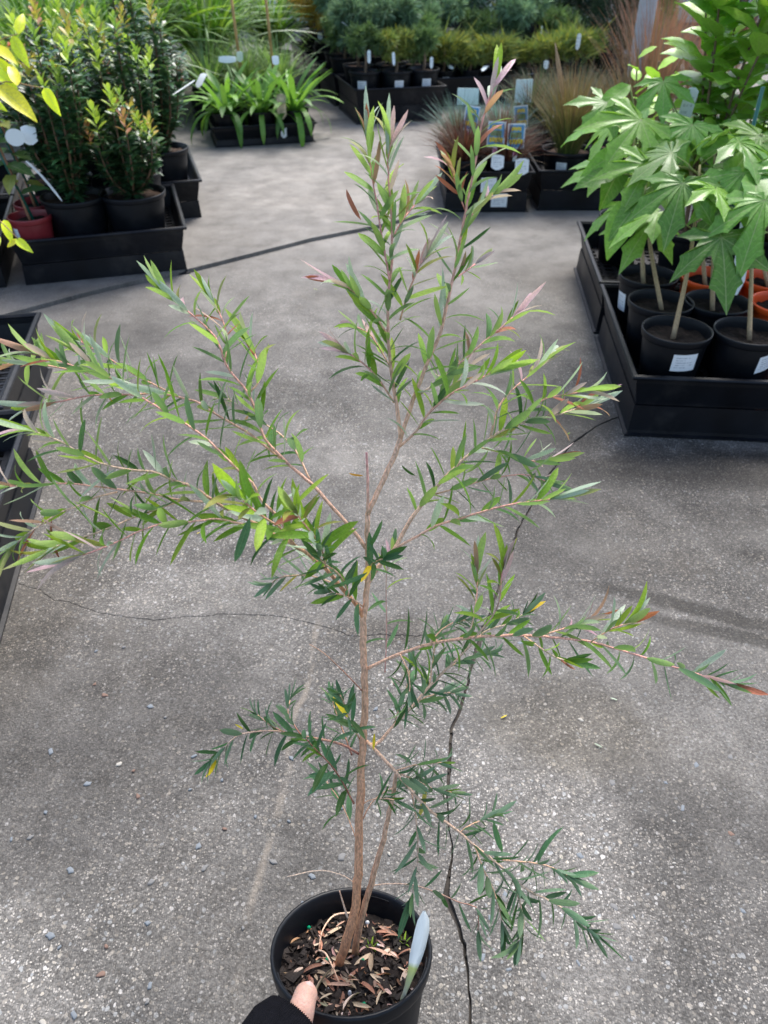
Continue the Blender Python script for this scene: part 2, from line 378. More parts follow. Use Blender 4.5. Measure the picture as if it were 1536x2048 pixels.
    base = mix(rngm(sx.outputs[1], 1.6, 3.0, 0., .55), base, mix(rngm(noise(5, 8, .7).outputs[0], .35, .65, 0, 1), (.20, .196, .188), (.31, .303, .29)))   # the older slab is smoother and paler
    base = mix(rngm(noise(17, 6, .7).outputs[0], .42, .62, 0, .38), base, mix(1., base, (.6, .59, .57), 'MULTIPLY'))
    # stains and other darker or paler patches with a shape of their own: (centre px, half sizes m, angle, strength, colour)
    wz = noise(11, 8, .75)
    def ground_mark(cx, cy, rx, ry, ang, k, colr, base, soft=.55):
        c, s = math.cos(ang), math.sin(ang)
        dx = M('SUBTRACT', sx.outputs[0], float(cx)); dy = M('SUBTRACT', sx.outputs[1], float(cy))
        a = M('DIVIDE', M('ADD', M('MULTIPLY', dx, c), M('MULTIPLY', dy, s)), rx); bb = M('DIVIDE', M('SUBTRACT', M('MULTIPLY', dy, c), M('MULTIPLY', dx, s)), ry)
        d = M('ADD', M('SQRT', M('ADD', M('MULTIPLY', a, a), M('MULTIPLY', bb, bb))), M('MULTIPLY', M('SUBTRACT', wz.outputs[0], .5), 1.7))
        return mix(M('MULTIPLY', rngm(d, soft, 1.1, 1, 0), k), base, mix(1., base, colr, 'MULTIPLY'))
    for px, py, rx, ry, ang, k, colr in GROUND_MARKS:
        q = G(px, py); base = ground_mark(q[0], q[1], rx, ry, ang, k, colr, base)
    # rusty cream runnel
    qa, qb = G(640, 1235), G(500, 1850); dvec = qb-qa; Ls = np.linalg.norm(dvec[:2]); ang = math.atan2(dvec[1], dvec[0])
    c, s = math.cos(ang), math.sin(ang); dx = M('SUBTRACT', sx.outputs[0], float(qa[0])); dy = M('SUBTRACT', sx.outputs[1], float(qa[1]))
    a = M('ADD', M('MULTIPLY', dx, c), M('MULTIPLY', dy, s)); bb = M('ABSOLUTE', M('ADD', M('SUBTRACT', M('MULTIPLY', dy, c), M('MULTIPLY', dx, s)), M('MULTIPLY', M('SUBTRACT', noise(6, 3).outputs[0], .5), .05)))
    f = M('MULTIPLY', M('MULTIPLY', rngm(bb, .001, .007, 1, 0), M('MULTIPLY', rngm(a, -.02, .05, 0, 1), rngm(a, Ls, Ls+.1, 1, 0))), rngm(noise(14, 4).outputs[0], .42, .62, 0, .28))
    base = mix(f, base, (.36, .31, .25))
    base = mix(1., base, (.92, .88, .83), 'MULTIPLY')
    l.new(base, b.inputs['Base Color'])
    l.new(rngm(noise(11, 5).outputs[0], .3, .7, .62, .9), b.inputs['Roughness']); b.inputs['Specular IOR Level'].default_value = .35
    h = M('ADD', M('MULTIPLY', M('MULTIPLY', on2, worn), -1.2), M('ADD', M('MULTIPLY', noise(240, 4, .7).outputs[0], 1.0), M('MULTIPLY', v1.outputs['Distance'], -.9)))
    bp = n.new('ShaderNodeBump'); bp.inputs['Strength'].default_value = .45; bp.inputs['Distance'].default_value = .0018
    l.new(h, bp.inputs['Height']); l.new(bp.outputs[0], b.inputs['Normal'])
    return m
GROUND_MARKS = [(1330, 1040, .50, .34, R(-8), .85, (.56, .55, .54)), (1420, 935, .42, .085, R(-2), .9, (.42, .41, .39)), (1150, 850, .16, .10, R(40), .8, (.45, .44, .41)), (1420, 1225, .24, .022, R(-20), .85, (.38, .37, .35)), (1490, 1275, .2, .018, R(-18), .85, (.38, .37, .35)),  # darker ground on the right: strip along the near tray's front, narrow bands
          (230, 1480, .22, .24, R(10), .75, (.62, .61, .60)), (330, 900, .24, .36, R(-12), .6, (.66, .66, .65)), (120, 680, .42, .12, R(8), .85, (.58, .58, .58)), (560, 790, .34, .10, R(-18), .7, (.60, .60, .59)), (950, 720, .22, .40, R(12), .55, (.68, .67, .65)), (1180, 560, .20, .34, R(80), .7, (.58, .56, .53)),
          (1150, 1450, .13, .10, 0, .6, (.66, .62, .54)), (60, 1250, .1, .3, R(-15), .6, (.55, .52, .48)), (880, 390, .10, .5, R(5), .7, (.58, .56, .53)), (800, 1262, .12, .04, 0, .6, (.6, .56, .5)), (640, 1480, .10, .25, 0, .5, (.66, .65, .64)), (420, 1850, .16, .10, 0, .5, (.66, .65, .64)), (1420, 1700, .14, .2, 0, .5, (.70, .69, .68)),
          (1120, 1720, .13, .18, R(20), .8, (1.32, 1.32, 1.32)), (1250, 1500, .2, .08, R(-10), .7, (1.25, 1.24, 1.22)), (520, 1180, .2, .10, R(5), .7, (1.28, 1.28, 1.27)), (100, 1900, .16, .10, 0, .7, (1.25, 1.25, 1.24)), (760, 950, .16, .16, 0, .6, (1.25, 1.25, 1.24)), (600, 640, .35, .10, R(-10), .6, (1.2, 1.2, 1.2)), (640, 380, .35, .45, 0, .7, (1.22, 1.2, 1.17)), (1050, 960, .06, .10, 0, .7, (1.3, 1.3, 1.3))]
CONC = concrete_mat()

def rough_line(px, step=.012, amp=.004, seed=0, raw=None):
    P = np.array([G(x, y)[:2] for x, y in px]) if raw is None else np.array(raw)
    out = []; r = np.random.default_rng(seed)
    for a, b in zip(P[:-1], P[1:]):
        k = max(2, int(np.linalg.norm(b-a)/step)); out += [a+(b-a)*t for t in np.linspace(0, 1, k, endpoint=False)]
    out = np.array(out+[P[-1]]); n = len(out); off = np.zeros((n, 2))
    for oct_, am in ((9, 1.), (4, .6), (1, .35)):
        q = r.normal(0, 1, (n//oct_+3, 2)); off += am*amp*np.c_[np.interp(np.arange(n)/oct_, np.arange(len(q)), q[:, 0]), np.interp(np.arange(n)/oct_, np.arange(len(q)), q[:, 1])]
    off[0] = off[-1] = 0
    return out+off
def split(P, w, seed=0):
    """two banks of a crack of width w (scalar or profile)"""
    n = len(P); T = np.gradient(P, axis=0); T /= np.linalg.norm(T, axis=1)[:, None]+1e-9; N = np.c_[-T[:, 1], T[:, 0]]
    r = np.random.default_rng(seed+50); q = np.interp(np.arange(n)/5, np.arange(n//5+3), r.uniform(.4, 1.35, n//5+3)); q2 = np.interp(np.arange(n)/2, np.arange(n//2+3), r.uniform(.8, 1.25, n//2+3))
    ww = (np.broadcast_to(w, (n,))*q)[:, None]*.38
    return P+N*ww, P-N*ww              # left bank, right bank
JP = rough_line([(-900, 830), (-300, 705), (0, 640), (95, 614), (160, 596), (238, 577), (390, 543), (540, 505), (620, 484), (760, 456), (880, 424), (1050, 398), (1250, 370), (1700, 330)], .03, .0012, 1)
JL, JR = split(JP, .0045, 1)
MP = rough_line([(960, 2300), (945, 2100), (935, 1960), (915, 1850), (893, 1790), (897, 1750), (907, 1700), (898, 1640), (890, 1580), (893, 1540), (905, 1450), (920, 1420), (935, 1370), (945, 1320), (985, 1200), (1005, 1150), (1030, 1085), (1045, 1040), (1070, 990), (1110, 930), (1140, 890), (1200, 850), (1320, 800), (1480, 730), (1700, 640)], .008, .0017, 2)
MY = np.array([proj((q[0], q[1], 0))[1] for q in MP]); ML, MR = split(MP, np.interp(MY, [600, 850, 900, 1040, 1200, 1300, 1400, 1480, 1540, 1640, 1720, 1790, 1850, 1960, 2300], [.005, .006, .005, .004, .007, .009, .010, .004, .006, .0035, .0045, .0085, .005, .006, .005]), 2)
LP = rough_line([(-700, 1080), (-200, 1130), (40, 1170), (200, 1228), (300, 1240), (397, 1238), (450, 1228), (571, 1234), (636, 1250), (670, 1263), (705, 1275), (790, 1272), (880, 1262), (963, 1252)], .008, .003, 3)
LL, LR = split(LP, np.linspace(.00005, .0008, len(LP)), 3)
RP = rough_line([(1027, 1092), (1050, 1106), (1145, 1124), (1225, 1142), (1283, 1164), (1400, 1220), (1560, 1290), (2200, 1420)], .01, .003, 4)
RL, RR = split(RP, np.linspace(.0022, .0006, len(RP)), 4)
def cutidx(P, q): return int(np.argmin(np.linalg.norm(P-np.asarray(q), axis=1)))
def slab(poly, z, name='concrete_slab'):
    poly = np.asarray(poly); keep = [0]
    for i in range(1, len(poly)):
        if np.linalg.norm(poly[i]-poly[keep[-1]]) > .0008: keep.append(i)
    poly = poly[keep]; n = len(poly); ar = .5*np.sum(poly[:, 0]*np.roll(poly[:, 1], -1)-np.roll(poly[:, 0], -1)*poly[:, 1])
    if ar < 0: poly = poly[::-1]
    ce = .00012; T = np.roll(poly, -1, 0)-np.roll(poly, 1, 0); T /= np.linalg.norm(T, axis=1)[:, None]+1e-9
    inn = poly+np.c_[-T[:, 1], T[:, 0]]*ce
    V = np.vstack([np.c_[inn, np.full(n, z)], np.c_[poly, np.full(n, z-.0003)], np.c_[poly, np.full(n, -.033)]])
    from mathutils.geometry import tessellate_polygon
    tri = tessellate_polygon([[Vector((float(p[0]), float(p[1]), 0)) for p in inn]])
    Fc = []
    for t in tri:
        a, b_, c = [inn[i] for i in t]; s = (b_[0]-a[0])*(c[1]-a[1])-(b_[1]-a[1])*(c[0]-a[0])
        Fc.append(tuple(t) if s > 0 else tuple(t[::-1]))
    for k in range(2):
        for i in range(n):
            j = (i+1) % n; Fc.append(((k+1)*n+i, (k+1)*n+j, k*n+j, k*n+i))
    return ob(name, mk('concrete_slab', V, Fc, CONC, smooth=False), g)
iL = cutidx(ML, LP[-1]); iR = cutidx(MR, RP[0])
xl, yb = -9., -2.5
back = np.vstack([JL, [[9, JL[-1][1]], [9, 16], [-9, 16], [-9, JL[0][1]]]])
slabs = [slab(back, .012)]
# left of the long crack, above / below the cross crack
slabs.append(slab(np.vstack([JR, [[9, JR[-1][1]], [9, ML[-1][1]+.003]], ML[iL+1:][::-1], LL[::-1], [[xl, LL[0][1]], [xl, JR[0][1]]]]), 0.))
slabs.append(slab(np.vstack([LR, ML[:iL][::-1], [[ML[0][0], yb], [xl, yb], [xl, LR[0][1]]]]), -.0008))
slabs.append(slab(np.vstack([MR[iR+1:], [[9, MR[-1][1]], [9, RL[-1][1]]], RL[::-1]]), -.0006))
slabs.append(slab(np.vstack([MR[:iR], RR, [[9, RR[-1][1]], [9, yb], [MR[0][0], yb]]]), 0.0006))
front_left, front_right = slabs[2], slabs[4]
def pebble_grit(r, s):
    V = np.array([(x, y, z) for z in (-1, 1) for y in (-1, 1) for x in (-1, 1)], float)*s*r.uniform(.5, 1.2, 3)+r.normal(0, s*.3, (8, 3))
    return V, [(0, 2, 3, 1), (4, 5, 7, 6), (0, 1, 5, 4), (2, 6, 7, 3), (0, 4, 6, 2), (1, 3, 7, 5)]
gm = MB(); rgc = np.random.default_rng(9)
for i in range(160):
    k = int(rgc.integers(0, int(len(MP)*.8))); u = rgc.uniform(0, 1); q = ML[k]*u+MR[k]*(1-u); sz = rgc.uniform(.0004, .0011); V, Fc = pebble_grit(rgc, sz); gm.add(V+np.array((q[0], q[1], rgc.uniform(-.006, -.0025))), Fc, (1, 1, 1))
o = ob('crack_grit', gm.mesh('crack_grit', mat('crack_grit', (.05, .045, .038), .95, .2, .6, 200), False), g); o['kind'] = 'stuff'
# larger stones of the aggregate that stand out one by one
def pebble(seed):
    r = np.random.default_rng(seed); n = 9; a = np.sort(r.uniform(0, 6.28, n)+0); a = np.linspace(0, 6.28, n, endpoint=False)+r.uniform(-.25, .25, n); rr = r.uniform(.65, 1.15, n)
    o = np.c_[rr*np.cos(a), rr*np.sin(a)*.75]
    V = np.vstack([np.c_[o, np.full(n, -.2)], np.c_[o*.85, np.full(n, .06)], np.c_[o*.5, np.full(n, .13)], [[0, 0, .14]]])
    Fc = [(k*n+i, k*n+(i+1) % n, (k+1)*n+(i+1) % n, (k+1)*n+i) for k in range(2) for i in range(n)]+[(2*n+i, 2*n+(i+1) % n, 3*n) for i in range(n)]
    return V, Fc
PEBM = [mat('pebble_bluegrey', (.15, .167, .182), .7, .3, .25, 300), mat('pebble_grey', (.15, .147, .142), .7, .3, .25, 300), mat('pebble_cream', (.32, .30, .26), .7, .3, .2, 300), mat('pebble_brown', (.16, .10, .075), .7, .3, .2, 300)]
PEB = [[mk('stone', *pebble(s*5+k), PEBM[k]) for s in range(3)] for k in range(4)]
for i in range(95):
    px, py = rng.uniform(0, 1536), 1250+800*rng.uniform(0, 1)**.8; q = G(px, py)
    par = front_left if px < 900 else front_right
    if abs(px-905) < 45: continue
    k = rng.choice(4, p=[.55, .32, .07, .06]); s = rng.uniform(.0028, .0062)
    ob('stone', PEB[k][rng.integers(3)], par, Matrix.Translation(Vector((q[0], q[1], .0008))) @ Matrix.Rotation(rng.uniform(0, 6.28), 4, 'Z') @ Matrix.Diagonal((s, s*rng.uniform(.7, 1), .004, 1)))

# ================================================================== CONTAINERS
def pot_meshes(r, h, m, soil, drop=.02, ribs=False):
    def f():
        rb = r*.76; b = MB()
        b.lathe([(0.0001, 0), (rb*.96, 0), (rb, .004), (r*.93, h-.014), (r*.925, h-.012)], 36); body = b.mesh('pot_body', m)
        b = MB(); b.lathe([(r*.925, h-.016), (r*.975, h-.015), (r*.985, h-.012), (r, h-.003), (r*.995, h), (r*.965, h+.0005), (r*.945, h-.002), (r*.915, h-.013), (r*.86, h-drop-.012)], 40); rim = b.mesh('pot_rim', m)
        b = MB(); n = 30; rs = [0.0001]+[r*.885*k/6 for k in range(1, 7)]; rr = np.random.default_rng(int(r*1e4)); V = []; 
        a = np.linspace(0, 2*math.pi, n, endpoint=False); V = [np.c_[q*np.cos(a), q*np.sin(a), h-drop+rr.uniform(-.004, .004, n)*(q > .001)] for q in rs]
        Fc = [(i*n+j, i*n+(j+1) % n, (i+1)*n+(j+1) % n, (i+1)*n+j) for i in range(6) for j in range(n)]
        b.add(np.vstack(V), Fc); so = b.mesh('pot_soil', soil)
        return body, rim, so
    return cached(('pot', r, h, m.name, soil.name, drop), f)
def sticker_mesh(r0, r1, h, zc, hw, hh, m, slant=0.):
    """label bent round the outside of a tapered pot, centred on angle -90 degrees (towards the viewer)"""
    nx, nzv = 9, 5; V = []; U = []
    for j in range(nzv):
        for i in range(nx):
            u = i/(nx-1); v = j/(nzv-1); z = zc+(v-.5)*2*hh+slant*(u-.5); r = r0+(r1-r0)*z/h+.0012; a = -math.pi/2+(u-.5)*2*hw/r
            V.append((r*math.cos(a), r*math.sin(a), z)); U.append((u, v))
    Fc = [(j*nx+i, j*nx+i+1, (j+1)*nx+i+1, (j+1)*nx+i) for j in range(nzv-1) for i in range(nx-1)]
    return mk('price_sticker', V, Fc, m, uv=U)
def add_pot(root, r, h, m=BLACK, soil=SOIL, drop=.02, sticker=None, label=None):
    a, b, c = pot_meshes(r, h, m, soil, drop)
    p = ob('pot', a, root); ob('rim', b, p); ob('soil', c, p)
    if sticker is not None:
        ang, zc, hw, hh, sl = sticker
        me = cached(('stk', r, h, zc, hw, hh, sl), lambda: sticker_mesh(r*.76, r*.94, h, zc, hw, hh, PRINT, sl))
        ob('price_sticker', me, p, Matrix.Rotation(ang, 4, 'Z'))
    if label: p['label'] = label
    return p
def tray_meshes(w, d, h, kind):
    """kind 'open': upper tray with flanged rim and slotted floor; 'base': upside-down tray carrying another"""
    def f():
        tp = .018; th = .003; b = MB()
        def ring(x, y, z): return [(-x, -y, z), (x, -y, z), (x, y, z), (-x, y, z)]
        W, D = w/2, d/2
        if kind == 'open': outer = [(W-tp, D-tp, 0), (W-.006, D-.006, h-.02), (W-.005, D-.005, h-.006)]
        else: outer = [(W-.010, D-.010, 0), (W-.012, D-.012, .012), (W-.015, D-.015, h)]
        V = []; 
        for x, y, z in outer: V += ring(x, y, z)
        for x, y, z in outer[::-1]: V += ring(x-th, y-th, z+(.003 if z == 0 else 0))
        m = len(V)//4; Fc = [(k*4+i, k*4+(i+1) % 4, (k+1)*4+(i+1) % 4, (k+1)*4+i) for k in range(m-1) for i in range(4)]
        b.add(V, Fc)
        for sgn in (-1, 1):                                     # stiffening ribs moulded in the walls
            for k in ():
                x = (k/6-.5)*w*.92
                for ax in (0, 1):
                    o = (outer[0], outer[-1] if kind == 'base' else outer[1]); e0 = o[0][1-ax]; e1 = o[1][1-ax]; z0, z1 = .004, h-.024 if kind == 'open' else h-.004
                    t = .004; q = []
                    for zz, e in ((z0, e0), (z1, e1)):
                        for s2 in (-1, 1):
                            for o2 in (-.001, .0022):
                                p = (x*(1 if ax == 0 else d/w)+s2*t, sgn*(e+o2)); q.append((p[0], p[1], zz) if ax == 0 else (p[1], p[0], zz))
                    b.add(q, [(0, 1, 3, 2), (4, 6, 7, 5), (0, 4, 5, 1), (2, 3, 7, 6), (1, 5, 7, 3), (0, 2, 6, 4)])
        body = b.mesh('tray_body', TRAYM, smooth=False)
        b = MB()
        if kind == 'open': P = [(W-.006, D-.006, h-.009), (W+.004, D+.004, h-.008), (W+.006, D+.006, h-.003), (W+.004, D+.004, h), (W-.003, D-.003, h+.001), (W-.008, D-.008, h-.004)]
        else: P = [(W-.010, D-.010, .0), (W-.004, D-.004, .001), (W-.004, D-.004, .004), (W-.013, D-.013, .006)]
        V = []
        for x, y, z in P: V += ring(x, y, z)
        Fc = [(k*4+i, k*4+(i+1) % 4, (k+1)*4+(i+1) % 4, (k+1)*4+i) for k in range(len(P)-1) for i in range(4)]
        b.add(V, Fc); rim = b.mesh('tray_rim', TRAYM, smooth=False)
        b = MB(); X, Y = W-tp-.004, D-tp-.004; zf = .003 if kind == 'open' else h-.004; n = 15
        for k in range(n+1):
            x = -X+2*X*k/n; b.box(x-.005, x+.005, -Y, Y, zf-.0012, zf+.0012); y = -Y+2*Y*k/n; b.box(-X, X, y-.005, y+.005, zf-.0009, zf+.0015)
        floor = b.mesh('tray_grid', TRAYM, smooth=False)
        return body, rim, floor
    return cached(('tray', w, d, h, kind), f)
def tray(cx, cy, z, yaw, w, d, h, kind, label, group):
    t = thing('plant_tray', label, 'tray', (cx, cy, z), yaw, group)
    a, b, c = tray_meshes(w, d, h, kind); ob('tray_body', a, t); ob('rim', b, t); ob('slotted_floor', c, t); return t
def stack(corner, side, yaw, w, d, what, group, hb=.07, hu=.075, z0=0.):
    """front corner on the ground -> lower base tray with an open tray on it; returns local->world fn"""
    ux = np.array([math.cos(yaw), math.sin(yaw)]); uy = np.array([-math.sin(yaw), math.cos(yaw)])
    c = np.asarray(corner[:2])+ux*(w/2 if side == 'l' else -w/2)+uy*d/2
    empty = what.startswith('EMPTY'); what = what.replace('EMPTY ', '')
    tray(c[0], c[1], z0, yaw, w, d, hb, 'base', ('lower of the two black trays ' if empty else 'lower upturned black tray under ')+what, group)
    tray(c[0], c[1], z0+hb+.001, yaw, w, d, hu, 'open', ('upper empty black tray ' if empty else 'upper open black tray holding ')+what, group)
    return lambda u, v, z=.0: np.array([*(c+ux*u+uy*v), z0+hb+.0065+z])

def tag_mesh(L, W, bend, m, head=False):
    def f():
        n = 12; t = np.linspace(0, 1, n); V = []; U = []
        ang = bend*t*t; y = np.r_[0, np.cumsum(np.sin((ang[1:]+ang[:-1])/2)*L/(n-1))]; z = np.r_[0, np.cumsum(np.cos((ang[1:]+ang[:-1])/2)*L/(n-1))]
        for off in (.0004, -.0004):
            for i in range(n):
                hw = W/2*((.25+.75*min(1, t[i]*3)) if head else (min(1, .3+t[i]*4)))*(1 if t[i] < .9 else math.sqrt(max(.15, 1-((t[i]-.9)/.1)**2)))
                for k in (-1, 1): V.append((k*hw, y[i]+off*math.cos(ang[i]), z[i]-off*math.sin(ang[i]))); U.append(((k+1)/2, t[i]))
        Fc = []; m2 = 2*n
        for i in range(n-1):
            a = 2*i; Fc += [(a, a+1, a+3, a+2), (m2+a+2, m2+a+3, m2+a+1, m2+a), (a, a+2, m2+a+2, m2+a), (a+1, m2+a+1, m2+a+3, a+3)]
        Fc += [(0, m2, m2+1, 1), (m2-2, m2-1, 2*m2-1, 2*m2-2)]
        return mk('plant_tag', V, Fc, m, uv=U, smooth=False)
    return cached(('tag', L, W, bend, m.name, head), f)
def put_tag(pos, L, W, bend, m, lean, face, label, group=None, head=False):
    """lean: tilt from vertical towards heading face"""
    Mx = Matrix.Translation(Vector([float(q) for q in pos])) @ Matrix.Rotation(face, 4, 'Z') @ Matrix.Rotation(-lean, 4, 'X')
    o = ob('plant_tag', tag_mesh(L, W, bend, m, head)); o.matrix_basis = Mx; return tag(o, label, 'plant tag', group)
#@@PART2
# ================================================================== THE HELD SHRUB
TILT = R(22); PN = np.array([0, math.sin(TILT), math.cos(TILT)]); PV = np.array([0, math.cos(TILT), -math.sin(TILT)])
PC = CP+ray(703, 1893)*.69                       # centre of the rim
POT_R, POT_H = .0725, .130
root = thing('potted_shrub', 'tall slender shrub with narrow leaves and reddish stems in a black pot, held in front', 'potted shrub', PC-PN*POT_H, rot=Matrix.Rotation(-TILT, 4, 'X'))
pot = add_pot(root, POT_R, POT_H, BLACK, SOIL, .026, (R(-42), .070, .022, .026, .0))
# moulded slots under the rim
for a0 in (R(60), R(200), R(330)):
    mb = MB(); aa = np.linspace(a0, a0+.42, 8); V = [(q*math.cos(a), q*math.sin(a), z) for z in (POT_H-.0075, POT_H-.0045) for q in (POT_R*.962, POT_R*.925) for a in aa]
    n_ = 8; mb.add(V, [(i, i+1, n_+i+1, n_+i) for i in range(7)]+[(2*n_+i, 3*n_+i, 3*n_+i+1, 2*n_+i+1) for i in range(7)]+[(i, 2*n_+i, 2*n_+i+1, i+1) for i in range(7)]+[(n_+i, n_+i+1, 3*n_+i+1, 3*n_+i) for i in range(7)])
    ob('rim_clip', mb.mesh('rim_clip', BLACK, False), pot)
def sheet(x, y, o=0.):
    r = ray(x, y); t = (PV@(PC-CP)+o)/(PV@r); return CP+r*t
def path(px, o0, o1, n=None):
    px = np.asarray(px, float); d = np.r_[0, np.cumsum(np.linalg.norm(np.diff(px, axis=0), axis=1))]; t = d/d[-1]
    P = np.array([sheet(x, y, o0+(o1-o0)*tt) for (x, y), tt in zip(px, t)])
    return spline(P, n or max(6, int(d[-1]/14)))
def soil_at(x, y):                                # point of the soil surface seen at that pixel
    r = ray(x, y); c = PC-PN*.026; return CP+r*((PN@(c-CP))/(PN@r))
BASE1, BASE2 = soil_at(677, 1930), soil_at(709, 1908)
BC = dict(wood=(.56, .25, .115), old=(.42, .23, .12), tan=(.72, .43, .27), pink=(.68, .29, .25), red=(.38, .15, .10), pale=(.62, .45, .32))
LC = dict(blue=(.088, .195, .092), dark=(.060, .150, .036), green=(.145, .290, .030), lime=(.27, .42, .040), silver=(.44, .52, .40), pink=(.60, .39, .44), bronze=(.38, .13, .075), olive=(.26, .28, .06), yellow=(.75, .58, .03), orange=(.7, .33, .04))
stemA = path([(677, 1932), (690, 1890), (703, 1850), (712, 1800), (716, 1745), (718, 1650), (722, 1560), (726, 1480), (730, 1400), (728, 1320), (726, 1260), (733, 1180), (735, 1110), (735, 1030)], 0, 0, 60)
stemA[0] = BASE1-PN*.004; stemA[1] = .5*(BASE1+stemA[2])
stemB = path([(709, 1910), (720, 1845), (743, 1763), (766, 1684), (780, 1618), (788, 1579), (793, 1546)], .012, -.004, 30)
stemB[0] = BASE2-PN*.004; stemB[1] = .5*(BASE2+stemB[2])
